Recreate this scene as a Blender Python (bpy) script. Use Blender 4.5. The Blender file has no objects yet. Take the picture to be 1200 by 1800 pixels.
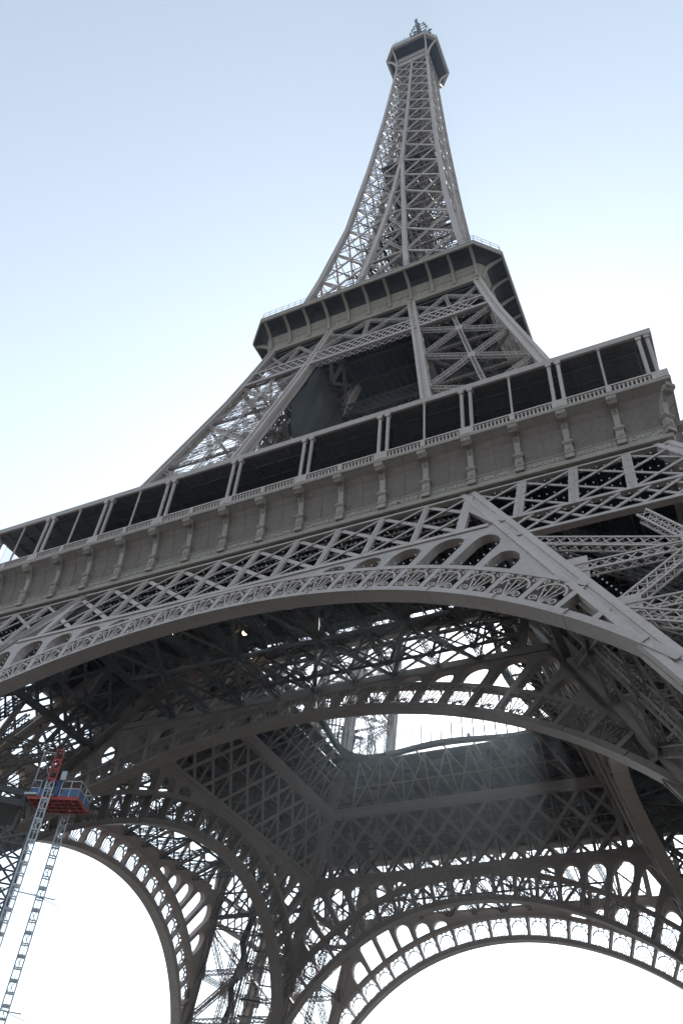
import bpy, math, random
import numpy as np
from mathutils import Vector, Matrix
random.seed(7)
rng = np.random.default_rng(7)
SC = bpy.context.scene
COL = SC.collection

# ------------------------------------------------------------------ camera
cam_d = bpy.data.cameras.new("camera")
cam = bpy.data.objects.new("camera", cam_d)
COL.objects.link(cam)
CP = (32.3605, -79.2552, 2.8809)
yaw, pitch, roll = -0.49142, 0.76422, 0.089727
fw = Vector((math.sin(yaw)*math.cos(pitch), math.cos(yaw)*math.cos(pitch), math.sin(pitch)))
rt0 = Vector((math.cos(yaw), -math.sin(yaw), 0)); up0 = rt0.cross(fw)
rt = math.cos(roll)*rt0 + math.sin(roll)*up0
up = -math.sin(roll)*rt0 + math.cos(roll)*up0
cam.matrix_world = Matrix(((rt.x, up.x, -fw.x, CP[0]), (rt.y, up.y, -fw.y, CP[1]), (rt.z, up.z, -fw.z, CP[2]), (0, 0, 0, 1)))
cam_d.sensor_fit = 'VERTICAL'
cam_d.sensor_height = 36.0
cam_d.lens = 36.0*1428.607/1800.0
cam_d.shift_x = -12.93/1800.0
cam_d.shift_y = -3.5/1800.0
cam_d.clip_start = 0.1
cam_d.clip_end = 20000.0
SC.camera = cam

# ------------------------------------------------------------------ sky, sun, exposure
SUN_DIR = Vector((-0.18593, 0.79833, 0.57280)).normalized()
SUN_EL = math.asin(SUN_DIR.z)
SUN_ROT = math.atan2(SUN_DIR.x, SUN_DIR.y)
w = bpy.data.worlds.new("World"); SC.world = w; w.use_nodes = True
nt = w.node_tree; nt.nodes.clear()
wo = nt.nodes.new('ShaderNodeOutputWorld'); bg = nt.nodes.new('ShaderNodeBackground')
sky = nt.nodes.new('ShaderNodeTexSky'); sky.sky_type = 'NISHITA'; sky.sun_disc = False
sky.sun_elevation = SUN_EL; sky.sun_rotation = SUN_ROT
sky.altitude = 50; sky.air_density = 1.0; sky.dust_density = 0.45; sky.ozone_density = 1.0
bg.inputs['Strength'].default_value = 0.145
hs = nt.nodes.new('ShaderNodeHueSaturation'); hs.inputs['Saturation'].default_value = 0.5; hs.inputs['Hue'].default_value = 0.482
nt.links.new(sky.outputs[0], hs.inputs['Color']); nt.links.new(hs.outputs[0], bg.inputs['Color']); nt.links.new(bg.outputs[0], wo.inputs['Surface'])
sl = bpy.data.lights.new("sun", 'SUN'); sl.energy = 3.0; sl.angle = math.radians(0.5); sl.color = (1.0, 0.95, 0.88)
sun = bpy.data.objects.new("sun", sl); COL.objects.link(sun)
sun.rotation_euler = (-SUN_DIR).to_track_quat('-Z', 'Y').to_euler()
SC.view_settings.view_transform = 'Standard'; SC.view_settings.look = 'None'
SC.view_settings.gamma = 1.0; SC.view_settings.use_curve_mapping = False
SC.view_settings.exposure = 1.06

# ------------------------------------------------------------------ materials
def new_mat(name):
    m = bpy.data.materials.new(name); m.use_nodes = True
    n = m.node_tree; b = n.nodes['Principled BSDF']
    return m, n, b
def paint(name, c1, c2, rough=0.55, scale=0.35, streak=True, bump=0.04, spec=0.35, weather=False):
    m, n, b = new_mat(name)
    tc = n.nodes.new('ShaderNodeTexCoord')
    nz = n.nodes.new('ShaderNodeTexNoise'); nz.inputs['Scale'].default_value = scale; nz.inputs['Detail'].default_value = 6; nz.inputs['Roughness'].default_value = 0.65
    mp = n.nodes.new('ShaderNodeMapping'); mp.inputs['Scale'].default_value = (1, 1, 0.35 if streak else 1)
    n.links.new(tc.outputs['Object'], mp.inputs[0]); n.links.new(mp.outputs[0], nz.inputs['Vector'])
    nz2 = n.nodes.new('ShaderNodeTexNoise'); nz2.inputs['Scale'].default_value = 3.2; nz2.inputs['Detail'].default_value = 5
    n.links.new(tc.outputs['Object'], nz2.inputs['Vector'])
    mx = n.nodes.new('ShaderNodeMath'); mx.operation = 'MULTIPLY_ADD'; mx.inputs[1].default_value = 0.5
    n.links.new(nz2.outputs['Fac'], mx.inputs[0]); 
    h = n.nodes.new('ShaderNodeMath'); h.operation = 'MULTIPLY'; h.inputs[1].default_value = 0.5
    n.links.new(nz.outputs['Fac'], h.inputs[0]); n.links.new(h.outputs[0], mx.inputs[2])
    cr = n.nodes.new('ShaderNodeValToRGB'); cr.color_ramp.elements[0].position = 0.36; cr.color_ramp.elements[1].position = 0.64
    cr.color_ramp.elements[0].color = (*c1, 1); cr.color_ramp.elements[1].color = (*c2, 1)
    n.links.new(mx.outputs[0], cr.inputs[0])
    if weather:
        nr = n.nodes.new('ShaderNodeTexNoise'); nr.inputs['Scale'].default_value = 0.55; nr.inputs['Detail'].default_value = 8; nr.inputs['Roughness'].default_value = 0.75
        n.links.new(mp.outputs[0], nr.inputs['Vector'])
        rr = n.nodes.new('ShaderNodeMapRange'); rr.inputs['From Min'].default_value = 0.56; rr.inputs['From Max'].default_value = 0.78; rr.inputs['To Max'].default_value = 0.5
        n.links.new(nr.outputs['Fac'], rr.inputs['Value'])
        m1_ = n.nodes.new('ShaderNodeMix'); m1_.data_type = 'RGBA'; m1_.inputs['B'].default_value = (c1[0]*.72, c1[1]*.56, c1[2]*.46, 1)
        n.links.new(rr.outputs[0], m1_.inputs['Factor']); n.links.new(cr.outputs[0], m1_.inputs['A'])
        oi = n.nodes.new('ShaderNodeObjectInfo'); rv = n.nodes.new('ShaderNodeMapRange'); rv.inputs['To Min'].default_value = 0.88; rv.inputs['To Max'].default_value = 1.08
        n.links.new(oi.outputs['Random'], rv.inputs['Value'])
        hs_ = n.nodes.new('ShaderNodeHueSaturation'); n.links.new(rv.outputs[0], hs_.inputs['Value']); n.links.new(m1_.outputs['Result'], hs_.inputs['Color'])
        n.links.new(hs_.outputs[0], b.inputs['Base Color'])
    else: n.links.new(cr.outputs[0], b.inputs['Base Color'])
    b.inputs['Roughness'].default_value = rough
    b.inputs['Specular IOR Level'].default_value = spec
    if bump:
        bp = n.nodes.new('ShaderNodeBump'); bp.inputs['Strength'].default_value = bump; bp.inputs['Distance'].default_value = 0.05
        n.links.new(nz2.outputs['Fac'], bp.inputs['Height']); n.links.new(bp.outputs[0], b.inputs['Normal'])
    return m
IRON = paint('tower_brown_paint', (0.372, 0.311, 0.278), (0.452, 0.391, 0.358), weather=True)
IRONI = paint('tower_inner_shaded', (0.19, 0.154, 0.136), (0.24, 0.2, 0.179), weather=True)  # tower paint darkened so its colour carries the shade inside the structure
IRON2 = paint('tower_trim_paint', (0.26, 0.222, 0.185), (0.325, 0.283, 0.24), rough=0.6, scale=0.6, weather=True)
FRIEZE = paint('second_floor_frieze', (0.275, 0.238, 0.19), (0.35, 0.31, 0.255), rough=0.6, scale=0.6, weather=True)
IRON3 = paint('iron_dark_shade', (0.058, 0.055, 0.054), (0.085, 0.081, 0.079))  # deep interior shade put into the iron's colour; also colours the scaffold platform
IRONS = paint('soffit_shaded', (0.125, 0.115, 0.106), (0.165, 0.152, 0.142))  # canopy underside: tower paint darkened to hold the shade there
COVEM = paint('tower_cove_brown', (0.132, 0.101, 0.082), (0.178, 0.141, 0.118), rough=0.65, scale=0.5)  # browner and darker than the trim and consoles
DECKM = paint('deck_underside', (0.03, 0.03, 0.031), (0.05, 0.049, 0.049), rough=0.7)  # shade under decks and gallery deepened in the colour; also netting wires
LETTER = paint('letter_paint', (0.30, 0.26, 0.20), (0.38, 0.33, 0.26), rough=0.4)
DARKW = paint('pavilion_dark', (0.035, 0.038, 0.045), (0.055, 0.06, 0.07), rough=0.3)
NETM = paint('net_grey', (0.075, 0.076, 0.076), (0.115, 0.116, 0.115), rough=0.9, spec=0.1)
REDM = paint('hoist_red', (0.38, 0.04, 0.033), (0.48, 0.065, 0.05), rough=0.45, scale=2)
BLUEM = paint('hoist_blue', (0.045, 0.095, 0.21), (0.065, 0.13, 0.28), rough=0.45, scale=2)
GALV = paint('galvanised_steel', (0.42, 0.44, 0.46), (0.58, 0.6, 0.62), rough=0.4, scale=2)
SCAF = paint('scaffold_steel', (0.07, 0.07, 0.075), (0.11, 0.11, 0.115), rough=0.5, scale=2)
BULBM = paint('bulb_glass', (0.42, 0.42, 0.42), (0.55, 0.55, 0.55), rough=0.15, bump=0)
CLOTH = paint('dark_clothing', (0.03, 0.035, 0.045), (0.05, 0.055, 0.065), rough=0.9, scale=8)
GROUNDM = paint('gravel_ground', (0.085, 0.08, 0.072), (0.14, 0.132, 0.118), rough=0.95, scale=0.08, streak=False)
STONE = paint('plinth_stone', (0.34, 0.30, 0.24), (0.44, 0.40, 0.33), rough=0.9)
def glass_mat():
    m, n, b = new_mat('railing_glass')
    b.inputs['Base Color'].default_value = (0.85, 0.92, 0.93, 1)
    b.inputs['Roughness'].default_value = 0.02
    b.inputs['Alpha'].default_value = 0.12
    return m
GLASS = glass_mat()
def lamp_mat():
    m, n, b = new_mat('lamp_glow')
    b.inputs['Emission Color'].default_value = (1.0, 0.72, 0.4, 1); b.inputs['Emission Strength'].default_value = 12
    return m
GLOW = lamp_mat()

# ------------------------------------------------------------------ mesh builder
def vnorm(a):
    return a/np.maximum(np.linalg.norm(a, axis=-1, keepdims=True), 1e-12)
class MB:
    def __init__(s): s.v = []; s.f = []; s.nv = 0; s.B = []
    def beam(s, p, q, w, d, n=(0, 0, 1), caps=False): s.B.append((*p, *q, w, d, *n, 1.0 if caps else 0.0))
    def verts(s, pts):
        b = s.nv; s.v.extend([tuple(map(float, p)) for p in pts]); s.nv += len(pts); return b
    def face(s, idx): s.f.append(tuple(idx))
    def poly(s, pts):
        b = s.verts(pts); s.f.append(tuple(range(b, b+len(pts))))
    def hexa(s, P):      # 8 points: 0-3 bottom loop, 4-7 top loop
        b = s.verts(P)
        for q in ((0, 3, 2, 1), (4, 5, 6, 7), (0, 1, 5, 4), (1, 2, 6, 5), (2, 3, 7, 6), (3, 0, 4, 7)): s.f.append(tuple(b+i for i in q))
    def box(s, a, b):
        x0, y0, z0 = a; x1, y1, z1 = b
        s.hexa([(x0, y0, z0), (x1, y0, z0), (x1, y1, z0), (x0, y1, z0), (x0, y0, z1), (x1, y0, z1), (x1, y1, z1), (x0, y1, z1)])
    def prism(s, A, B):  # two matching loops
        n = len(A); b = s.verts(list(A)+list(B))
        s.f.append(tuple(b+i for i in range(n))[::-1]); s.f.append(tuple(b+n+i for i in range(n)))
        for i in range(n):
            j = (i+1) % n; s.f.append((b+i, b+j, b+n+j, b+n+i))
    def tube(s, pts, r, k=8, caps=True):
        pts = [Vector(p) for p in pts]; rings = []
        rr = r if hasattr(r, '__len__') else [r]*len(pts)
        for i, p in enumerate(pts):
            t = (pts[min(i+1, len(pts)-1)]-pts[max(i-1, 0)]).normalized()
            a = Vector((0, 0, 1)) if abs(t.z) < 0.9 else Vector((1, 0, 0))
            u = t.cross(a).normalized(); v = u.cross(t)
            rings.append(s.verts([p+rr[i]*(math.cos(2*math.pi*j/k)*u+math.sin(2*math.pi*j/k)*v) for j in range(k)]))
        for a, b in zip(rings, rings[1:]):
            for j in range(k): s.f.append((a+j, a+(j+1) % k, b+(j+1) % k, b+j))
        if caps:
            s.f.append(tuple(rings[0]+j for j in range(k))[::-1]); s.f.append(tuple(rings[-1]+j for j in range(k)))
    def blob(s, c, r, k=8, m=5):
        c = Vector(c); rx, ry, rz = r if hasattr(r, '__len__') else (r, r, r)
        rows = []
        for i in range(1, m):
            th = math.pi*i/m
            rows.append(s.verts([(c.x+rx*math.sin(th)*math.cos(2*math.pi*j/k), c.y+ry*math.sin(th)*math.sin(2*math.pi*j/k), c.z+rz*math.cos(th)) for j in range(k)]))
        t = s.verts([(c.x, c.y, c.z+rz)]); bt = s.verts([(c.x, c.y, c.z-rz)])
        for j in range(k):
            s.f.append((t, rows[0]+j, rows[0]+(j+1) % k)); s.f.append((bt, rows[-1]+(j+1) % k, rows[-1]+j))
        for a, b in zip(rows, rows[1:]):
            for j in range(k): s.f.append((a+j, b+j, b+(j+1) % k, a+(j+1) % k))
    def truss(s, p, q, w, d, n, t=0.1, pitch=None, lace=0.06, sides=True, x=True, back=True):
        """lattice box girder from p to q; w across, d along n"""
        p = np.array(p, float); q = np.array(q, float); ax = q-p; L = np.linalg.norm(ax); ax = ax/L
        n = np.array(n, float); u = np.cross(ax, n); u /= np.linalg.norm(u); m = np.cross(u, ax)
        pitch = pitch or w; k = max(2, int(round(L/pitch)))
        hw, hd = w/2-t/2, d/2-t/2
        levels = (1, -1) if back else (1,)
        for a in (-1, 1):
            for b in levels:
                o = a*hw*u+b*hd*m; s.beam(p+o, q+o, t, t, m)
        T = [p+ax*L*i/k for i in range(k+1)]
        for i in range(k):
            sg = 1 if i % 2 else -1
            for b in levels:
                s.beam(T[i]+sg*hw*u+b*hd*m, T[i+1]-sg*hw*u+b*hd*m, lace, 0.02, m)
                if x: s.beam(T[i]-sg*hw*u+b*(hd-.02)*m, T[i+1]+sg*hw*u+b*(hd-.02)*m, lace, 0.02, m)
            if sides and back:
                for a in (-1, 1): s.beam(T[i]+a*hw*u+sg*hd*m, T[i+1]+a*hw*u-sg*hd*m, lace, 0.02, u)
    def mesh(s, name):
        V = [np.array(s.v, float).reshape(-1, 3)]; F = list(s.f); off = s.nv
        quads = None
        if s.B:
            A = np.array(s.B, float); P, Q = A[:, 0:3], A[:, 3:6]; W, D = A[:, 6:7], A[:, 7:8]; N = A[:, 8:11]
            ax = vnorm(Q-P); U = np.cross(ax, N); bad = np.linalg.norm(U, axis=1) < 1e-4
            U[bad] = np.cross(ax[bad], np.array([0.31, 0.77, 0.55])); U = vnorm(U); M = np.cross(U, ax)
            c = [(-1, -1), (1, -1), (1, 1), (-1, 1)]
            vb = np.stack([P+a*W/2*U+b*D/2*M for a, b in c]+[Q+a*W/2*U+b*D/2*M for a, b in c], 1)
            V.append(vb.reshape(-1, 3))
            base = off+8*np.arange(len(A))[:, None]
            qs = np.array([(0, 1, 5, 4), (1, 2, 6, 5), (2, 3, 7, 6), (3, 0, 4, 7), (3, 2, 1, 0), (4, 5, 6, 7)])
            quads = (base[:, :, None]+qs[None]).reshape(-1, 6, 4)
            cap = A[:, 11] > 0.5
            quads = np.concatenate([quads[:, :4].reshape(-1, 4), quads[cap][:, 4:].reshape(-1, 4)])
        V = np.concatenate(V)
        li = [i for f in F for i in f]; ls = [len(f) for f in F]
        li = np.array(li, dtype=np.int32); ls = np.array(ls, dtype=np.int32)
        if quads is not None:
            li = np.concatenate([li, quads.reshape(-1).astype(np.int32)]); ls = np.concatenate([ls, np.full(len(quads), 4, np.int32)])
        me = bpy.data.meshes.new(name)
        me.vertices.add(len(V)); me.vertices.foreach_set('co', V.reshape(-1).astype(np.float32))
        me.loops.add(len(li)); me.loops.foreach_set('vertex_index', li)
        me.polygons.add(len(ls)); st = np.concatenate([[0], np.cumsum(ls)[:-1]]).astype(np.int32)
        me.polygons.foreach_set('loop_start', st)
        me.polygons.foreach_set('use_smooth', np.zeros(len(ls), dtype=bool))
        me.update(calc_edges=True); me.validate()
        return me
def obj(name, mb, mat, parent=None, loc=None, rz=0.0, smooth=False):
    me = mb.mesh(name) if isinstance(mb, MB) else mb
    if not me.materials: me.materials.append(mat)
    if smooth:
        for p in me.polygons: p.use_smooth = True
    o = bpy.data.objects.new(name, me); COL.objects.link(o)
    if parent is not None: o.parent = parent
    if loc is not None: o.location = loc
    o.rotation_euler = (0, 0, rz)
    return o
def copy_tree(o, parent, rz_add=0.0):
    c = o.copy(); COL.objects.link(c); c.parent = parent
    c.rotation_euler = (0, 0, o.rotation_euler.z+rz_add)
    for ch in list(o.children): copy_tree(ch, c)
    return c
def four(o):
    for k in (1, 2, 3): copy_tree(o, o.parent, k*math.pi/2)
def thing(name, label, cat, loc=(0, 0, 0), group=None):
    o = bpy.data.objects.new(name, None); COL.objects.link(o); o.location = loc
    o['label'] = label; o['category'] = cat
    if group: o['group'] = group
    return o

# ------------------------------------------------------------------ tower dimensions
C = 3.929                        # bay of the first-floor girders
A0, SL = 58.35, 0.478            # outer face half width = A0 - SL*z (below first floor)
B0 = 42.6                        # inner face half width = B0 - SL*z
RI, RE, ZC = 39.6, 42.55, -0.71  # arch intrados / extrados radius, centre height
KZ = [0, 57, 75.9, 95.6, 109.5, 132, 159, 177, 192, 225, 265, 280]
KH = [58.35, 31.1, 26.05, 21.05, 17.95, 14.2, 11.0, 9.7, 8.6, 6.75, 4.95, 4.95]
IZ = [0, 57, 76, 109.3, 129, 150, 170, 187, 300]
II = [42.6, 15.5, 12.2, 7.0, 4.3, 2.5, 1.15, 0.2, 0.0]
def H(z): return float(np.interp(z, KZ, KH))
def I(z): return float(np.interp(z, IZ, II))

tower = thing('lattice_tower', 'tall brown wrought iron lattice tower on four arched legs with three platforms', 'tower')

# ------------------------------------------------------------------ ground
g = MB(); g.poly([(-5000, -5000, 0), (5000, -5000, 0), (5000, 5000, 0), (-5000, 5000, 0)])
go = obj('ground', g, GROUNDM); go['kind'] = 'structure'

# ------------------------------------------------------------------ face helpers (a face is seen as (x, z, depth) on an inclined plane)
def plane_fn(off):
    return lambda x, z, d=0.0: (x, -(off-SL*z)+d, z)
PO, PI_ = plane_fn(A0), plane_fn(B0)
def flat(mb, P, x1, z1, x2, z2, w, d0, d1):
    kz = math.sqrt(1+SL*SL)
    ux, uz = x2-x1, (z2-z1)*kz; L = math.hypot(ux, uz); nx, nz = -uz/L*w/2, ux/L*w/2/kz
    pts = [(x1+nx, z1+nz), (x1-nx, z1-nz), (x2-nx, z2-nz), (x2+nx, z2+nz)]
    mb.hexa([P(*p, d1) for p in pts]+[P(*p, d0) for p in pts])
def strip(mb, P, pts, w, d0, d1, wfun=None):
    for a, b in zip(pts, pts[1:]): flat(mb, P, a[0], a[1], b[0], b[1], w, d0, d1)
def lattice(mb, P, x0, x1, z0, z1, period, span, wr, wf, d0, d1, phase=0.0, slant=0.0):
    """double lattice: rising and falling bars clipped to x0 - slant*z <= x <= x1 - slant*z"""
    lo, hi = x0-slant*max(z0, z1), x1-slant*min(z0, z1)
    n0 = int(math.floor((lo-span-phase)/period))-1; n1 = int(math.ceil((hi-phase)/period))+1
    for k in range(n0, n1+1):
        xa = phase+k*period
        for (ya, yb, w_, dd) in ((z0, z1, wr, 0.0), (z1, z0, wf, 0.13)):
            t0, t1 = 0.0, 1.0
            sl = span+slant*(yb-ya)          # d(x + slant z)/dt
            f0 = xa+slant*ya
            ta, tb = (x0-f0)/sl, (x1-f0)/sl
            t0, t1 = max(0.0, min(ta, tb)), min(1.0, max(ta, tb))
            if t1-t0 < 0.1: continue
            flat(mb, P, xa+span*t0, ya+(yb-ya)*t0, xa+span*t1, ya+(yb-ya)*t1, w_, d0+dd, d1+dd)

# bulbs along the structure (thousands of small white flash lamps)
BULBS = []
def bulbline(P, x1, z1, x2, z2, n, d=-0.14):
    for i in range(n):
        t = (i+0.5)/n; BULBS.append(P(x1+(x2-x1)*t, z1+(z2-z1)*t, d))

# ------------------------------------------------------------------ outer / inner girder belts between the legs
def belt(P, outer):
    mb = MB()
    if outer: zt, zb, X = 49.1, 42.45, 19.5
    else: zt, zb, X = 49.7, 42.35, 19.3
    if outer:
        flat(mb, P, -X-.6, zt+.08, X+.6, zt+.08, .38, -.02, .55)
        flat(mb, P, -X-2, zb-.1, X+2, zb-.1, .5, -.04, .7)
    else:
        flat(mb, P, -X, zt+.2, X, zt+.2, 1.1, -.06, .7)
        flat(mb, P, -X-2.3, zb, X+2.3, zb, 1.0, -.06, .8)
    for k in range(-4, 5):
        flat(mb, P, C*k, zb, C*k, zt, .46 if outer else .12, .02, .3)
        if outer: flat(mb, P, C*k, zb, C*k, zt, .1, -.06, .02)
    for sg in (-1, 1): flat(mb, P, sg*19.35, zb, sg*19.35, zt, .7, .0, .4)
    lattice(mb, P, -X, X, zb, zt, C, 2*C, .24 if outer else .4, .42, .05, .15)
    for z in (zt, zb): flat(mb, P, -X, z, X, z, .3, 1.2, 1.4)
    for z in (43.4, 44.6, 46, 47.2, 48.4) if outer else (46.2,): flat(mb, P, -X, z, X, z, .07, 1.1, 1.2)
    if outer:
        for k in range(-4, 4):
            for dz, a in ((0, 1), (0.5, 1)):
                bulbline(P, C*k+.4, zb+.6+dz*3.2, C*(k+1)-.2, zb+3.6+dz*3.2-.4, 5)
        for z in (43.4, 44.6, 46, 47.2, 48.4): bulbline(P, -19, z, 19, z, 90, 1.0)
        for sg in (-1, 1):      # small triangle frame at the leg
            flat(mb, P, sg*19.4, 46.9, sg*22.2, 42.7, .9, .02, .5)
    return mb
o_belt = obj('outer_girder', belt(PO, True), IRON, tower); four(o_belt)
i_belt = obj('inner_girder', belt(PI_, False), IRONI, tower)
rl_ = MB(); lattice(rl_, PI_, -19.3, 19.3, 42.8, 49.4, C, 2*C, .22, .22, -1.35, -1.25)
for z in (43.2, 46.2, 49.2): flat(rl_, PI_, -19.3, z, 19.3, z, .25, -1.4, -1.2)
for k in range(-4, 5): flat(rl_, PI_, C*k, 42.8, C*k, 49.4, .22, -1.4, -1.2)
obj('rear_lattice', rl_, IRON3, i_belt); four(i_belt)

# ------------------------------------------------------------------ arches
DEG = math.radians(3.75)
def pol(r, th): return (r*math.sin(th), ZC+r*math.cos(th))
def annulus(mb, P, r0, r1, t0, t1, d0, d1, n):
    for i in range(n):
        a, b = t0+(t1-t0)*i/n, t0+(t1-t0)*(i+1)/n
        q = [pol(r0, a), pol(r0, b), pol(r1, b), pol(r1, a)]
        mb.hexa([P(*p, d1) for p in q]+[P(*p, d0) for p in q])
def spiral(mb, P, cx, cz, ang, sc, hand, w=.09):
    pts = []
    for i in range(15):
        t = i/14*math.pi*2.6; r = sc*(1-0.72*i/14)
        pts.append((cx+r*math.cos(ang+hand*t), cz+r*math.sin(ang+hand*t)))
    for j, (a, b) in enumerate(zip(pts, pts[1:])): flat(mb, P, *a, *b, w, -.02, .1)
def legx(z, b0): return b0-SL*z
def arch(P, b0):
    rim = MB(); orn = MB(); spa = MB()
    D = 1.15
    annulus(rim, P, RI, RI+.5, -math.radians(53), math.radians(53), -.06, D, 110)
    annulus(rim, P, RI-.06, RI+.02, -math.radians(53), math.radians(53), -.16, D+.1, 110)
    annulus(rim, P, RE-.28, RE+.14, -math.radians(41.5), math.radians(41.5), -.06, D-.2, 90)
    for k in range(-13, 14):
        th = k*DEG
        if abs(th) > math.radians(50): continue
        rtop = RE-.25
        # stop at the leg column
        while True:
            x, z = pol(rtop, th)
            if abs(x) < legx(z, b0)+.1 or rtop < RI+.5: break
            rtop -= .1
        if rtop < RI+.7: continue
        x0, z0 = pol(RI+.45, th); x1, z1 = pol(rtop, th)
        flat(rim, P, x0, z0, x1, z1, .26, .02, D-.3)
        flat(rim, P, x0, z0, x1, z1, .42, -.02, .05)
    for k in range(-13, 14, 2):        # splice plates on the rim
        th = (k+.32)*DEG
        if abs(th) < math.radians(50): annulus(rim, P, RI-.075, RI+.52, th-.0016, th+.0016, -.175, D+.115, 1)
    # ornament: fans, arcs, scrolls
    for k in range(-13, 13):
        tc = (k+.5)*DEG
        def L(u, v):     # u across (m), v height above intrados plate (m)
            return pol(RI+.5+v, tc+u/41.0)
        x, z = L(1.1 if k >= 0 else -1.1, 1.2)
        full = abs(L(0, 2.0)[0]) < legx(L(0, 2.0)[1], b0)-.6
        half = abs(x) < legx(z, b0)-.2
        if not half: continue
        vt = 2.1 if full else 1.25
        for u in (-.72, -.27, .27, .72):
            s = vt*0.86 if abs(u) < .5 else vt*.74
            a = L(u*.16, 0.05); b = L(u*1.05*(s/2.0 if not full else 1), s)
            flat(orn, P, *a, *b, .085, .0, .09)
        if full:
            pts = [L(.98*math.cos(math.pi*i/12), 1.02+.84*math.sin(math.pi*i/12)) for i in range(13)]
            strip(orn, P, pts, .14, -.03, .1)
        for sg in (-1, 1):
            c = L(sg*.72, .3); spiral(orn, P, *c, -tc+(math.pi if sg > 0 else 0)+.4*sg, .3, -sg if True else sg)
            if full:
                c = L(sg*.95, 1.86); spiral(orn, P, *c, -tc+(0 if sg > 0 else math.pi), .25, sg, .08)
                c = L(sg*.36, 2.02); spiral(orn, P, *c, -tc+(math.pi if sg > 0 else 0), .17, -sg, .07)
        for v, u in ((.6, 0), (1.1, -.35), (1.1, .35), (1.55, 0.05)):
            if v < vt: BULBS_TMP.append((*L(u, v), -.05))
    # spandrel: solid plate with round-headed radial openings
    Ds = .95
    def rb(th):
        a = abs(th)
        r1 = (42.35-ZC)/math.cos(a)
        r2 = (b0-.1-SL*ZC)/(math.sin(a)+SL*math.cos(a))
        return min(r1, r2)
    NC = 14
    for k in range(-11, 11):
        ta, tb = k*DEG, (k+1)*DEG
        mid = rb((ta+tb)/2)
        wall = .34/44
        top = min(rb(ta+.2*DEG), rb(tb-.2*DEG), mid)-.45
        hw = (tb-ta)/2*44-.34
        has = top-(RE+.14) > .55
        tl = [ta]+([ta+wall+(tb-ta-2*wall)*i/NC for i in range(NC+1)] if has else [])+[tb]
        def htop(th):
            u = (th-(ta+tb)/2)/((tb-ta)/2-wall); u = max(-1, min(1, u))
            hgt = top-(RE+.1); rr = min(hw, hgt)
            # opening follows the slanted boundary a little
            slant = (rb(th)-mid)*.35
            return RE+.1+max(0.0, hgt-rr+rr*math.sqrt(max(0, 1-u*u)))+(slant if abs(u) < .98 else 0)
        for a, b in zip(tl, tl[1:]):
            solid = (a == tl[0] or b == tl[-1]) or not has
            ra, rbb = rb(a), rb(b)
            if min(ra, rbb) < RE+.12: 
                if max(ra, rbb) < RE+.12: continue
                ra, rbb = max(ra, RE+.12), max(rbb, RE+.12)
            if solid: la = lb = RE+.1
            else: la, lb = max(RE+.1, htop(a)), max(RE+.1, htop(b))
            q = [pol(la, a), pol(lb, b), pol(rbb, b), pol(ra, a)]
            spa.hexa([P(*p, Ds) for p in q]+[P(*p, .1) for p in q])
        if has:
            for v in range(3): BULBS_TMP.append((*pol(RE+.4, ta+(tb-ta)*(.25+.25*v)), -.05))
            n = int((top-RE)/.7)
            for v in range(n): BULBS_TMP.append((*pol(RE+.8+.7*v, tb-wall*1.1), -.05))
    return rim, orn, spa
BULBS_TMP = []
r_, o_, s_ = arch(PO, B0)
BULBS += [PO(x, z, d) for x, z, d in BULBS_TMP]
oa = obj('outer_arch', r_, IRON, tower); obj('scrollwork', o_, IRON, oa); obj('spandrel_plate', s_, IRON, oa); four(oa)
BULBS_TMP = []
ia = obj('inner_arch', r_, IRONI, tower)  # same ring swept on the inner plane
r2, o2, s2 = arch(PI_, B0)
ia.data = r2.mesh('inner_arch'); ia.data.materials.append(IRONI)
obj('scrollwork', o2, IRONI, ia); obj('spandrel_plate', s2, IRONI, ia); four(ia)

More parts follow.
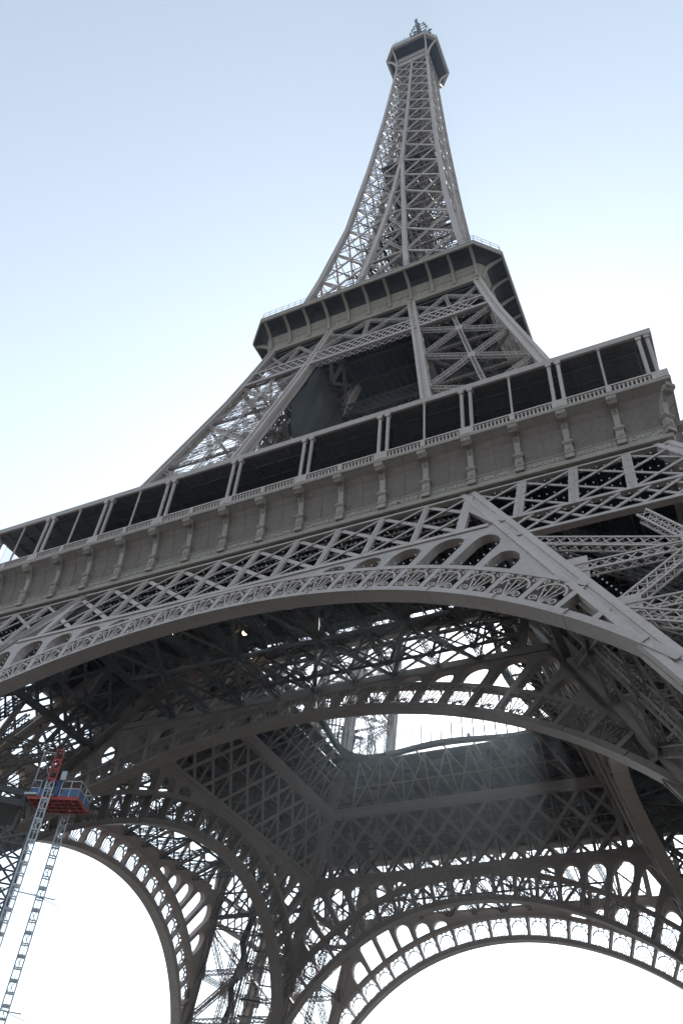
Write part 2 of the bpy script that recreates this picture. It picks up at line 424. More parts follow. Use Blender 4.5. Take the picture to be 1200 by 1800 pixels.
# ------------------------------------------------------------------ lower legs (ground to first floor); built at the +x -y corner
def column(mb, f, zs, w, trim=True):
    """box column along f(z) -> (x, y) of its corner centre; trim adds cover strips"""
    for a, b in zip(zs, zs[1:]):
        pa, pb = f(a), f(b)
        wa = w(a) if callable(w) else w
        mb.beam((*pa, a), (*pb, b), wa-(.3 if trim else 0), wa-(.3 if trim else 0), (0, 1, 0))
        if trim:
            for nx, ny in ((0, -1), (0, 1), (1, 0), (-1, 0)):
                for sg in (-1, 1):
                    ox = nx*(wa/2-.06)+sg*(wa/2-.2)*abs(ny); oy = ny*(wa/2-.06)+sg*(wa/2-.2)*abs(nx)
                    mb.beam((pa[0]+ox, pa[1]+oy, a), (pb[0]+ox, pb[1]+oy, b), .40, .2, (nx, ny, 0))
def leg_face(mb, fa, fb, n, nodes, tw, horiz_mid=True, mid=True, gus=1.0, t=.1, horiz=True, lace=.07, bars=True):
    """X-braced leg face between column lines fa(z), fb(z)"""
    P = lambda f, z: np.array([*f(z), z])
    for z0, z1 in zip(nodes, nodes[1:]):
        a0, a1, b0_, b1 = P(fa, z0), P(fa, z1), P(fb, z0), P(fb, z1)
        mb.truss(a0, b1, tw, tw, n, t=t, pitch=tw*1.1, lace=lace); mb.truss(b0_, a1, tw, tw, n, t=t, pitch=tw*1.1, lace=lace)
        zm = (z0+z1)/2; am, bm = P(fa, zm), P(fb, zm)
        if horiz_mid: mb.truss(am, bm, tw*.9, tw, n, t=t, pitch=tw, lace=lace)
        if horiz: mb.truss(a0, b0_, tw, tw, n, t=t, pitch=tw, lace=lace)
        if mid: mb.truss((a0+b0_)/2, (a1+b1)/2, tw*1.1, tw, n, t=t*1.3, pitch=tw, lace=lace)
        # gussets
        c = (a0+a1+b0_+b1)/4; n_ = np.array(n, float)
        ux = (bm-am)/np.linalg.norm(bm-am); uz = np.cross(n_, ux)
        for cc, r in ((c, .85*gus), ):
            mb.beam(cc-ux*r+n_*tw*.5, cc+ux*r+n_*tw*.5, 1.7*gus, .05, n, True)
        for cc, sg in ((a0, 1), (b0_, -1), (am, 1), (bm, -1)):
            mb.beam(cc+n_*tw*.4, cc+n_*tw*.4+ux*sg*1.5*gus, 1.6*gus, .06, n, True)
def lower_leg():
    mb = MB(); br = MB()
    zs = [0, 14, 28, 42, 57]
    cw = 1.25
    hh = lambda z: H(z)-cw/2; ii = lambda z: I(z)+.05
    fOO = lambda z: (hh(z), -hh(z)); fIO = lambda z: (ii(z), -hh(z)); fOI = lambda z: (hh(z), -ii(z)); fII = lambda z: (ii(z), -ii(z))
    mb = []
    for f in (fOO, fIO, fOI, fII): c_ = MB(); column(c_, f, zs, cw); mb.append(c_)
    nodes = [0.6, 8.2, 17.9, 28.3, 38.9]
    s = 1/math.hypot(1, SL); nz = SL*s
    leg_face(br, fIO, fOO, (0, -s, -nz*0), nodes, .72)
    leg_face(br, fOI, fOO, (s, 0, 0), nodes, .72)
    bi = MB()
    leg_face(bi, fII, fOI, (0, 1, 0), nodes, .72)
    leg_face(bi, fII, fIO, (-1, 0, 0), nodes, .72)
    # horizontal diaphragms and the inclined lift track, stairs inside
    trk = MB()
    for z in nodes[1:]:
        a, b, c, d = [np.array([*f(z), z]) for f in (fOO, fIO, fII, fOI)]
        bi.truss(a, c, .5, .5, (0, 0, 1), t=.09, pitch=.6); bi.truss(b, d, .5, .5, (0, 0, 1), t=.09, pitch=.6)
    cx = lambda z: (H(z)+I(z))/2
    for off in (-2.2, -1.0, 1.0, 2.2):
        trk.truss((cx(1)+off, -cx(1)+off*.9, 1), (cx(54)+off, -cx(54)+off*.9, 54), .35, .9, (1, 1, 0), t=.09, pitch=1.0)
    for z in np.arange(3, 54, 1.8):
        trk.beam((cx(z)-2.6, -cx(z)-2.4, z), (cx(z)+2.6, -cx(z)+2.4, z), .16, .2)
    for j, z in enumerate(np.arange(2, 52, 2.6)):          # zig-zag stair flights
        sg = 1 if j % 2 else -1
        a = np.array([cx(z)+3.4-sg*1.4, -cx(z)+3.8+sg*1.4, z]); b = np.array([cx(z+2.6)+3.4+sg*1.4, -cx(z+2.6)+3.8-sg*1.4, z+2.6])
        trk.beam(a, b, .9, .12, (0, 0, 1)); trk.beam(a+[0, 0, 1], b+[0, 0, 1], .05, .05)
    # belt rows across the leg (outer planes and inner planes)
    bl = MB(); bli = MB(); blo = bl
    for (tr, b0, P) in (('o', A0, PO), ('i', B0, PI_)):
        for swap in (0, 1):
            if swap: Q = lambda x, z, d=0.0, P=P: tuple((lambda p: (-p[1], -p[0], p[2]))(P(x, z, d)))
            else: Q = P
            x0 = I(44)-1.2; x1 = H(45)-.5; bl = blo if tr == 'o' else bli
            zt, zb = (49.1, 42.6) if tr == 'o' else (49.7, 42.35)
            flat(bl, Q, I(zt), zt+.08, H(zt)-.3, zt+.08, .36 if tr == 'o' else .2, -.02, .5 if tr == 'o' else .2)
            flat(bl, Q, I(zb), zb, H(zb)-.3, zb, .42 if tr == 'o' else .2, -.02, .5 if tr == 'o' else .2)
            for k in (6, 7, 8):
                flat(bl, Q, C*k, zb, C*k, zt, .7, .0, .25); flat(bl, Q, C*k, zb, C*k, zt, .12, -.06, 0)
            for xa, xb in ((I(46), C*6), (C*6, C*7), (C*7, C*8), (C*8, H(46)-.3)):
                pass
            lattice(bl, Q, I(46)+.2+SL*46, H(46)-.6+SL*46, zb, zt, C, 2*C, .28, .28, .04, .14, slant=SL)
            flat(bl, Q, I(39.7), 39.65, H(39.7)-.3, 39.65, .42, -.02, .6)
            lattice(bl, Q, I(41)+.2+SL*41, H(41)-.6+SL*41, 39.8, zb-.15, C/2, 2.72, .26, .26, .04, .14, phase=.35, slant=SL)
            if tr == 'o' and not swap:
                pass
    return mb, br, trk, blo, bi, bli
m1, m2, m3, m4, m5, m6 = lower_leg()
leg = bpy.data.objects.new('leg', None); COL.objects.link(leg); leg.parent = tower
for c_, m_ in zip(m1, (IRON, IRON, IRONI, IRONI)): obj('column', c_, m_, leg)
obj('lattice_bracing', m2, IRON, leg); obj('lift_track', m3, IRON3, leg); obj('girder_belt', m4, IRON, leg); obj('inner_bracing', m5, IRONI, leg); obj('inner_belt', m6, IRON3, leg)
for (x, y) in ((57.6, 57.6), (43.2, 57.6), (57.6, 43.2), (43.2, 43.2)):
    pl = MB()
    lo = [(x-4.5, -y-4.5, 0), (x+4.5, -y-4.5, 0), (x+4.5, -y+4.5, 0), (x-4.5, -y+4.5, 0)]
    hi = [(x-2.2-.6, -y-2.2+.6, 3.2), (x+2.2-.6, -y-2.2+.6, 3.2), (x+2.2-.6, -y+2.2+.6, 3.2), (x-2.2-.6, -y+2.2+.6, 3.2)]
    pl.prism(lo, hi); obj('masonry_plinth', pl, STONE, leg)
four(leg)
# bulbs on belt bars across the front legs
for sg in (-1, 1):
    for z in (43.6, 45, 46.4, 47.8): 
        bulbline(PO, sg*(I(z)+1.4), z, sg*(H(z)-1), z, 24, -.1)
    for z in (40.4, 41.6): bulbline(PO, sg*(I(z)+1.4), z, sg*(H(z)-1), z, 22, -.1)
    for z0, z1 in ((38.6, 33.6), (33.2, 28.2)):
        bulbline(PO, sg*(I(z0)+1.3), z0, sg*(I(z1)+1.3), z1, 11, .25)

# ------------------------------------------------------------------ first-floor cornice: cove, consoles, name panels, balustrade, gallery
def sweep(mb, prof, mitre=lambda h: h):
    """sweep a (half, z) profile along the front (-y) side with mitred ends"""
    for (h0, z0), (h1, z1) in zip(prof, prof[1:]):
        mb.poly([(-mitre(h0), -h0, z0), (mitre(h0), -h0, z0), (mitre(h1), -h1, z1), (-mitre(h1), -h1, z1)])
COVE = [(34.80, 50.95), (34.82, 52.0), (34.90, 52.9), (35.08, 53.6), (35.38, 54.25), (35.9, 54.86)]
cv = MB()
sweep(cv, [(33.9, 49.35), (34.2, 49.35), (34.2, 49.58), (34.98, 49.58), (35.02, 49.64), (35.02, 49.98), (34.80, 50.04), (34.8, 50.95)])
sweep(cv, [(34.8, 50.9), (34.88, 50.9), (34.9, 50.98), (34.8, 51.02)])
co_ = MB(); sweep(co_, [(34.8, 51.02)]+COVE)
sweep(cv, [(35.9, 54.86), (35.98, 54.88), (36.02, 54.96), (36.02, 55.2), (35.9, 55.26), (35.2, 55.26)])
for k in range(-9, 9):                       # plate seams of the cove
    x = C*(k+.5)
    for (h0, z0), (h1, z1) in zip(COVE, COVE[1:]): co_.beam((x, -h0-.01, z0), (x, -h1-.01, z1), .05, .05, (0, 1, 0))
cornice = obj('cornice', cv, IRON2, tower); obj('cove', co_, COVEM, cornice)
NAMES = ['SEGUIN', 'LALANDE', 'TRESCA', 'PONCELET', 'BRESSE', 'LAGRANGE', 'BELANGER', 'CUVIER', 'LAPLACE', 'DULONG', 'CHASLES', 'LAVOISIER', 'AMPERE', 'CHEVREUL', 'FLACHAT', 'NAVIER', 'LEGENDRE', 'CHAPTAL']
def text_mesh(s, size, width):
    cu = bpy.data.curves.new('lettering', 'FONT'); cu.body = s; cu.size = size; cu.extrude = .03; cu.align_x = 'CENTER'; cu.align_y = 'CENTER'; cu.space_character = 1.15; cu.offset = .008
    to = bpy.data.objects.new('lettering', cu); COL.objects.link(to)
    dg = bpy.context.evaluated_depsgraph_get(); me = bpy.data.meshes.new_from_object(to.evaluated_get(dg))
    bpy.data.objects.remove(to); bpy.data.curves.remove(cu)
    xs = [v.co.x for v in me.vertices]; sc = min(1.25, width/(max(xs)-min(xs)))
    me.transform(Matrix.Rotation(math.pi/2, 4, 'X') @ Matrix.Diagonal((sc, 1, 1, 1)))
    return me
def console_mesh():
    mb = MB()
    y0 = 0.0   # local: wall at y=0 (half 34.8); outward = -y
    w = .27
    # base block, plinth, capital
    mb.box((-.36, -.42, 50.04), (.36, .1, 50.55)); mb.box((-.40, -.47, 50.5), (.40, .1, 50.62))
    mb.box((-.33, -.38, 50.62), (.33, .1, 51.55)); mb.box((-.2, -.42, 50.8), (.2, -.38, 51.3))
    mb.prism([(-.1, -.46, 50.9), (.1, -.46, 50.9), (.1, -.46, 51.15), (0, -.46, 51.25), (-.1, -.46, 51.15)], [(-.1, -.42, 50.9), (.1, -.42, 50.9), (.1, -.42, 51.15), (0, -.42, 51.25), (-.1, -.42, 51.15)])
    mb.box((-.40, -.46, 51.55), (.40, .1, 51.68)); mb.box((-.45, -.52, 51.68), (.45, .1, 51.8)); mb.box((-.38, -.44, 51.8), (.38, .1, 51.95))
    # shaft curving outwards
    prof_o = [(-.34, 51.95), (-.36, 52.6), (-.46, 53.2), (-.68, 53.75), (-.85, 54.0), (-1.0, 54.2), (-1.0, 54.3)]
    prof_i = [(.1, 51.95), (.1, 52.6), (.02, 53.2), (-.1, 53.75), (-.25, 54.2), (-.5, 54.5), (-.62, 54.62)]
    for (a, b, c, d) in zip(prof_o, prof_o[1:], prof_i, prof_i[1:]):
        ws = .23 + .02*(a[1]-52)
        mb.hexa([(-ws, a[0], a[1]), (ws, a[0], a[1]), (ws, c[0], c[1]), (-ws, c[0], c[1]), (-ws, b[0], b[1]), (ws, b[0], b[1]), (ws, d[0], d[1]), (-ws, d[0], d[1])])
    # ring ornament
    ring = [(0+.13*math.cos(a), -.60-.16*math.sin(a)*.3, 53.45+.13*math.sin(a)) for a in np.linspace(0, 2*math.pi, 13)]
    mb.tube(ring, .045, 5)
    # scroll head with leaves
    mb.blob((0, -1.05, 54.2), (.34, .42, .43), 14, 9)
    for x in (-.30, .30): mb.tube([(x-.07, -1.05, 54.2), (x+.07, -1.05, 54.2)], .30, 14); mb.tube([(x-.1, -1.05, 54.2), (x+.1, -1.05, 54.2)], .13, 10)
    for j in range(5):
        x = -.26+.13*j
        mb.tube([(x*.7, -.85, 53.74), (x, -1.22, 53.84), (x*1.2, -1.46, 54.1), (x*1.2, -1.47, 54.38), (x*1.0, -1.32, 54.6)], [.05, .085, .095, .085, .04], 6)
    return mb
cons_me = console_mesh().mesh('console'); cons_me.materials.append(IRON2)
for k in range(-8, 9): obj('console', cons_me, IRON2, cornice, (C*k, -34.8, 0))
cc = bpy.data.objects.new('console', cons_me); COL.objects.link(cc); cc.parent = cornice; cc.location = (34.8, -34.8, 0); cc.rotation_euler = (0, 0, math.pi/4)
nrec = MB(); nrec.box((-1.5, -.03, 50.1), (1.5, 0, 50.86)); nrec.box((-1.5, -.06, 50.1), (1.5, -.03, 50.16)); nrec.box((-1.5, -.06, 50.80), (1.5, -.03, 50.86))
nrec_me = nrec.mesh('name_panel'); nrec_me.materials.append(IRON2)
four_children_names = []
for j, nm in enumerate(NAMES):
    p = obj('name_panel', nrec_me, IRON2, cornice, (C*(j-8.5), -34.8, 0))
    four_children_names.append((p, nm))
# balustrade
def balustrade():
    mb = MB()
    mb.box((-35.9, -35.92, 55.26), (35.9, -35.62, 55.36)); mb.box((-35.95, -35.97, 56.0), (35.95, -35.6, 56.15))
    n = 12
    for k in range(-9, 9):
        for i in range(n):
            x = C*(k+(i+.5)/n)
            mb.box((x-.075, -35.84, 55.36), (x+.075, -35.68, 56.0))
            mb.box((x-.12, -35.87, 55.82), (x+.12, -35.66, 56.0)); mb.box((x-.11, -35.86, 55.36), (x+.11, -35.66, 55.45))
    for k in range(-9, 10):
        mb.box((C*k-.2, -35.98, 55.3), (C*k+.2, -35.58, 56.05))
        if abs(k) % 2 == 1: mb.box((C*k-.62, -35.96, 55.3), (C*k+.62, -35.6, 56.04))
    return mb
obj('balustrade', balustrade(), IRON, cornice)
pd = MB(); pd.tube([(0, 0, 55.3), (0, 0, 61.6)], .17, 10); pd.box((-.24, -.24, 61.2), (.24, .24, 61.6)); pd.box((-.25, -.25, 55.3), (.25, .25, 56.25))
pd_me = pd.mesh('gallery_post'); pd_me.materials.append(IRON)
ps = MB(); ps.tube([(0, 0, 55.3), (0, 0, 61.6)], .1, 8); ps.box((-.15, -.15, 61.4), (.15, .15, 61.6))
ps_me = ps.mesh('gallery_post'); ps_me.materials.append(IRON)
for k in (-7, -5, -3, -1, 1, 3, 5, 7):
    for d in (-.4, .4): obj('gallery_post', pd_me, IRON, cornice, (C*k+d, -35.5, 0))
for x in (-8*C+.1, -6*C, -4*C, 4*C, 6*C, 8*C-.1): obj('gallery_post', ps_me, IRON, cornice, (x, -35.5, 0))
for x in (34.62, 35.3): obj('gallery_post', pd_me, IRON, cornice, (x, -35.4, 0))
cornice_front = cornice
# canopy
cp = MB()
sweep(cp, [(29.5, 61.62), (35.45, 61.62), (35.45, 61.56), (35.68, 61.56), (35.72, 61.62), (35.72, 62.2), (35.64, 62.28), (29.5, 62.6), (29.5, 61.62)])
cs_ = MB()
sweep(cs_, [(35.44, 61.58), (29.4, 61.58)])
for x in np.arange(-34, 34.1, C/2): cs_.beam((x, -35.4, 61.48), (x, -29.6, 61.48), .12, .26, (0, 0, 1))
for y in (-34.2, -32.6, -31): cs_.beam((-abs(y), y, 61.42), (abs(y), y, 61.42), .12, .16, (0, 0, 1))
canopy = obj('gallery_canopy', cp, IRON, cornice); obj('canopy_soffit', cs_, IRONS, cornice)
# wire netting of the end bays (fine wires)
for (xa, xb) in ((C*5.2, C*6.85), (C*7.15, C*8.7), (C*3.2, C*4.9), (-C*6.8, -C*5.2), (C*1.2, C*2.9)):
    wn = MB(); xm = (xa+xb)/2
    for z in np.arange(56.3, 61.5, .24): wn.beam((xa-xm, 0, z), (xb-xm, 0, z), .025, .025)
    for x in (xa-xm, xb-xm): wn.beam((x, 0, 56.2), (x, 0, 61.5), .03, .03)
    obj('wire_netting', wn, DECKM, cornice, (xm, -34.9, 0))
# pavilion behind the gallery
pv = MB()
sweep(pv, [(30.4, 55.2), (30.4, 61.6)], lambda h: 27.2)
for x in np.arange(-27.2, 27.3, 1.7): pv.beam((x, -30.46, 55.2), (x, -30.46, 61.6), .14, .14, (0, 1, 0))
for z in (56.4, 58.9): pv.beam((-27.2, -30.46, z), (27.2, -30.46, z), .12, .14, (0, 1, 0))
for sg in (-1, 1):
    pv.box((sg*27.2-.1, -30.35, 55.2), (sg*27.2+.1, -27.2, 61.6))
pv.box((-27.2, -30.3, 61.7), (27.2, -27.2, 62.0))
obj('pavilion_wall', pv, DARKW, cornice)
ir = MB()
for x in np.arange(-8*C, 8.1*C, C/2): ir.beam((x, -33.2, 55.3), (x, -33.2, 57.0), .1, .1)
for z in (56.3, 57.0): ir.beam((-8*C, -33.2, z), (8*C, -33.2, z), .07, .07)
obj('inner_railing', ir, IRONI, cornice)
four(cornice)
for p, nm in four_children_names:
    lm = text_mesh(nm, .62, 2.55); lm.materials.append(LETTER)
    lo = bpy.data.objects.new('lettering', lm); COL.objects.link(lo); lo.parent = cornice_front; lo.location = (p.location.x, -34.86, 50.47)

# ------------------------------------------------------------------ first-floor deck with central opening
def rsq(h, r, n=6):
    pts = []
    for cx, cy, a0 in ((h-r, h-r, 0), (-h+r, h-r, 90), (-h+r, -h+r, 180), (h-r, -h+r, 270)):
        for i in range(n+1):
            a = math.radians(a0+90*i/n); pts.append((cx+r*math.cos(a), cy+r*math.sin(a)))
    return pts
def ring(mb, ho, ro, hi, ri, z0, z1):
    A, B = rsq(ho, ro), rsq(hi, ri); n = len(A)
    for i in range(n):
        j = (i+1) % n
        mb.hexa([(*A[i], z0), (*A[j], z0), (*B[j], z0), (*B[i], z0), (*A[i], z1), (*A[j], z1), (*B[j], z1), (*B[i], z1)])
dk = MB()
ring(dk, 35.2, .1, 16.45, .5, 54.95, 55.2)
ring(dk, 16.15, .5, 14.5, 2.0, 54.95, 55.2)
def bulged(h, r):
    pts = []
    base = rsq(h, r, 5)
    for a, b in zip(base, base[1:]+base[:1]):
        m = 14 if math.hypot(b[0]-a[0], b[1]-a[1]) > 6 else 1
        for i in range(m):
            t = i/m; x, y = a[0]+(b[0]-a[0])*t, a[1]+(b[1]-a[1])*t; q = 1.15*.5*(1-math.cos(2*math.pi*t)) if m > 1 else 0
            if abs(y) > abs(x): y -= math.copysign(q, y)
            else: x -= math.copysign(q, x)
            pts.append((x, y))
    return pts
Ro, Ri = bulged(13.95, 2.4), bulged(13.1, 3.3)
for i in range(len(Ro)):
    j = (i+1) % len(Ro)
    dk.hexa([(*Ro[i], 54.6), (*Ro[j], 54.6), (*Ri[j], 54.6), (*Ri[i], 54.6), (*Ro[i], 55.15), (*Ro[j], 55.15), (*Ri[j], 55.15), (*Ri[i], 55.15)])
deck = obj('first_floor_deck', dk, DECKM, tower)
jo = MB()
for x in np.arange(-34.5, 34.6, C/2):
    for sg in (-1, 1):
        if abs(x) <= 16.4: jo.beam((x, sg*34.2, 54.55), (x, sg*16.2, 54.55), .16, .75, (0, 0, 1)); jo.beam((sg*34.2, x, 54.55), (sg*16.2, x, 54.55), .16, .75, (0, 0, 1))
        elif sg == 1: jo.beam((x, -34.4, 54.55), (x, 34.4, 54.55), .16, .7, (0, 0, 1))
for y in (17, 20.5, 24, 27.5, 31):
    for sg in (-1, 1):
        jo.beam((-y, sg*y, 54.0), (y, sg*y, 54.0), .25, .45, (0, 0, 1)); jo.beam((sg*y, -y, 54.0), (sg*y, y, 54.0), .25, .45, (0, 0, 1))
obj('floor_joists', jo, IRON3, deck)
# cantilever frames from the inner girder up to the opening rim
cf = MB()
def rot(p, k):
    for _ in range(k): p = (-p[1], p[0], p[2])
    return p
for k in range(4):
    def cp_(x, t): return rot((x*(1-.22*t), -19.2+5.5*t, 50.2+4.4*t), k)
    for j in range(-4, 5):
        x = C*j
        cf.beam(cp_(x, 0), cp_(x, 1), .2, .2)
        for sg in (-1, 1):
            for span in (1,):
                x2 = x+sg*C
                if abs(x2) <= 4*C+.1: cf.beam(cp_(x, 0), cp_(x2, 1), .17, .1)
    for t in (.5,): cf.beam(cp_(-4*C, t), cp_(4*C, t), .12, .12)
    for i in range(-3, 4): cf.beam(rot((i*C, -16.6, 54.8), k), rot((i*C, -12.6, 54.8), k), .18, .25)
obj('cantilever_frame', cf, IRONI, deck)
# transverse girders and plan bracing under the deck
tg = MB()
for k in range(4):
    for j in (-4, -3, -2, -1, 0, 1, 2, 3, 4):
        x = C*j+.35
        for (z0, z1) in ((49.5, 54.2),):
            ya, yb = -33.6, -19.6
            tg.beam(rot((x, ya, z0), k), rot((x, yb, z0+.3), k), .45, .3); tg.beam(rot((x, ya, z1), k), rot((x, yb, z1), k), .4, .3)
            n = 5
            for i in range(n):
                y0, y1 = ya+(yb-ya)*i/n, ya+(yb-ya)*(i+1)/n
                tg.beam(rot((x, y0, z0), k), rot((x, y1, z1), k), .22, .08, (1, 0, 0)); tg.beam(rot((x+.1, y0, z1), k), rot((x+.1, y1, z0), k), .22, .08, (1, 0, 0))
        # deep sway frame down to the lower chord
        tg.truss(rot((x, -37.6, 42.6), k), rot((x, -19.8, 49.6), k), .5, .5, (1, 0, 0), t=.08, pitch=.7)
        tg.truss(rot((x, -37.6, 42.2), k), rot((x, -22.0, 42.2), k), .5, .5, (0, 0, 1), t=.08, pitch=.7)
    for j in (-4, -2, 0, 2):
        x, x2 = C*j, C*(j+2)
        for (ya, yb, z) in ((-33.6, -19.6, 49.45), (-37.4, -22.2, 42.1)):
            tg.beam(rot((x, ya, z), k), rot((x2, yb, z+.2), k), .36, .1); tg.beam(rot((x, yb, z+.2), k), rot((x2, ya, z), k), .36, .1)
            tg.beam(rot((x, (ya+yb)/2, z), k), rot((x2, (ya+yb)/2, z), k), .3, .2)
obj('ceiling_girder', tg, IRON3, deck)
# radial diagonals towards the arch tops (trusses seen from below)
# glass railing round the opening
gl = MB(); gp = MB()
Rr = bulged(13.2, 3.3)
for (a, b) in zip(Rr, Rr[1:]+Rr[:1]):
    L = math.hypot(b[0]-a[0], b[1]-a[1]); n = max(1, int(round(L/1.35)))
    for i in range(n):
        t0, t1 = i/n, (i+1)/n
        p = (a[0]+(b[0]-a[0])*t0, a[1]+(b[1]-a[1])*t0); q = (a[0]+(b[0]-a[0])*t1, a[1]+(b[1]-a[1])*t1)
        gp.beam((p[0], p[1], 55.1), (p[0]*.985, p[1]*.985, 57.9), .12, .14)
        gl.beam((p[0], p[1], 56.35), (q[0], q[1], 56.35), 2.3, .02, (p[1]+.001, -p[0], 0) if False else (p[0], p[1], 0))
rail = obj('railing_posts', gp, SCAF, deck); obj('glass_panel', gl, GLASS, deck)

# ------------------------------------------------------------------ upper legs (first to second floor)
def upper_leg():
    mb = MB(); br = MB(); bl = MB(); tk = MB()
    zs = [55, 57, 66, 75.9, 85.7, 95.6, 103, 110.6]
    cw = 1.2
    hh = lambda z: H(z)-cw/2; ii = lambda z: I(z)
    fOO = lambda z: (hh(z), -hh(z)); fIO = lambda z: (ii(z), -hh(z)); fOI = lambda z: (hh(z), -ii(z)); fII = lambda z: (ii(z), -ii(z))
    mb = []
    for f in (fOO, fIO, fOI, fII): c_ = MB(); column(c_, f, zs, cw); mb.append(c_)
    nodes = [57.5, 67.9, 78.7, 89.6, 99.8]
    outer_, bi = br, MB()
    for fa, fb, n in ((fIO, fOO, (0, -1, 0)), (fOI, fOO, (1, 0, 0)), (fII, fOI, (0, 1, 0)), (fII, fIO, (-1, 0, 0))):
        br = bi if fa is fII else outer_
        leg_face(br, fa, fb, n, nodes, .55, horiz_mid=False, mid=True, gus=.55, t=.07, horiz=False, lace=.045)
        P = lambda f, z: np.array([*f(z), z])
        for z0, z1 in zip(nodes, nodes[1:]):
            n_ = np.array(n, float)*.12
            nn = 6 if fa is fII else (5 if n[0] == 1 else 0)
            for i in range(nn):
                t0, t1 = z0+(z1-z0)*i/nn, z0+(z1-z0)*(i+1)/nn
                A0_, B0__, A1_, B1_ = P(fa, t0), P(fb, t0), P(fa, t1), P(fb, t1); M0, M1 = (A0_+B0__)/2, (A1_+B1_)/2
                br.beam(A0_-n_, M1-n_, .07, .07, n); br.beam(M0-n_, A1_-n_, .07, .07, n); br.beam(B0__-n_, M1-n_, .07, .07, n); br.beam(M0-n_, B1_-n_, .07, .07, n)
                br.beam(A1_-n_, B1_-n_, .08, .08, n)
        # top panel above the band
        for z0, z1 in ((103.6, 109.8),):
            br.truss(P(fa, z0), (P(fa, z1)+P(fb, z1))/2, .45, .45, n, t=.07, pitch=.5); br.truss(P(fb, z0), (P(fa, z1)+P(fb, z1))/2, .45, .45, n, t=.07, pitch=.5)
            br.truss((P(fa, z0)+P(fb, z0))/2, P(fa, z1), .4, .4, n, t=.07, pitch=.5); br.truss((P(fa, z0)+P(fb, z0))/2, P(fb, z1), .4, .4, n, t=.07, pitch=.5)
            br.truss((P(fa, z0)+P(fb, z0))/2, (P(fa, z1)+P(fb, z1))/2, .5, .4, n, t=.08, pitch=.5)
    for z in nodes[1:]:
        a, b, c, d = [np.array([*f(z), z]) for f in (fOO, fIO, fII, fOI)]
        br = bi
        for p, q in ((a, c), (b, d)): br.truss(p, q, .4, .4, (0, 0, 1), t=.07, pitch=.5)
        for p, q in ((a, b), (b, c), (c, d), (d, a)): br.truss(p, q, .35, .35, (0, 0, 1), t=.06, pitch=.5)
    cx = lambda z: (H(z)+I(z))/2
    for off in (-1.6, 1.6):
        tk.truss((cx(56)+off, -cx(56)+off*.7, 56), (cx(108)+off*.8, -cx(108)+off*.5, 108), .35, .8, (1, 1, 0), t=.08, pitch=.9)
    for z in np.arange(58, 108, 1.6): tk.beam((cx(z)-2, -cx(z)-1.6, z), (cx(z)+2, -cx(z)+1.6, z), .14, .2)
    for j, z in enumerate(np.arange(57, 107, 2.4)):
        sg = 1 if j % 2 else -1
        a = np.array([cx(z)-2.6-sg*1.2, -cx(z)-2.6+sg*1.2, z]); b = np.array([cx(z+2.4)-2.6+sg*1.2, -cx(z+2.4)-2.6-sg*1.2, z+2.4])
        tk.beam(a, b, .8, .1, (0, 0, 1)); tk.beam(a+[0, 0, 1], b+[0, 0, 1], .05, .05); tk.beam(b, b+[0, 0, 1.1], .06, .06)
        tk.beam(b+[-1, -1, 0], b+[1, 1, 0], 1.0, .08, (0, 0, 1))
    return mb, outer_, tk, bi
u1, u2, u3, u4 = upper_leg()
uleg = bpy.data.objects.new('upper_leg', None); COL.objects.link(uleg); uleg.parent = tower
for c_ in u1: obj('column', c_, IRON, uleg)
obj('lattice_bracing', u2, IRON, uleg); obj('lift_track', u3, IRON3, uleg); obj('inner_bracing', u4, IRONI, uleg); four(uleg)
# lattice band below the second floor (outer and inner faces)
def band(pairs):
    mb = MB()
    for (f, d) in pairs:
        def Q(x, z, dd=0.0, f=f): return (x, -f(z)+(.12 if f is H else -.5)+dd, z)
        X = lambda z: H(z)-.7
        z0, z1 = 99.9, 103.3
        for z, wd in ((z0, .42), (z1, .3)): 
            mb.beam(Q(-X(z), z), Q(X(z), z), .36, wd, (0, 0, 1))
        per = 1.15
        for k in range(int(-18/per), int(18/per)+1):
            for s1 in (1, -1):
                xa, xb = k*per, k*per+s1*2.6
                if abs(xa) > X(z0)-.2 or abs(xb) > X(z1)-.1: continue
                mb.beam(Q(xa, z0, .05*s1), Q(xb, z1, .05*s1), .2, .06, (0, 1, 0))
        for k in range(int(-18/per), int(18/per)+1):
            for s1 in (1, -1):
                xa, xb = k*per, k*per+s1*2.6
                if abs(xa) > X(z0)-.2 or abs(xb) > X(z1)-.1: continue
                mb.beam(Q(xa, z0, .9+.05*s1), Q(xb, z1, .9+.05*s1), .18, .06, (0, 1, 0))
        # bracing between the inner columns above the band
        if f is H:
            i0 = I(103.5); i1 = I(109.5)
            mb.truss(Q(-i0, 103.5), Q(0, 109.6), .45, .45, (0, -1, 0), t=.07, pitch=.5); mb.truss(Q(i0, 103.5), Q(0, 109.6), .45, .45, (0, -1, 0), t=.07, pitch=.5)
            mb.truss(Q(0, 103.5), Q(-i1, 109.6), .4, .4, (0, -1, 0), t=.07, pitch=.5); mb.truss(Q(0, 103.5), Q(i1, 109.6), .4, .4, (0, -1, 0), t=.07, pitch=.5)
            mb.truss(Q(0, 103.5), Q(0, 109.6), .45, .4, (0, -1, 0), t=.07, pitch=.5)
    return mb
bd = obj('lattice_band', band(((H, 0),)), IRON, tower); four(bd)
bd = obj('inner_lattice_band', band(((I, 1),)), IRON3, tower); four(bd)

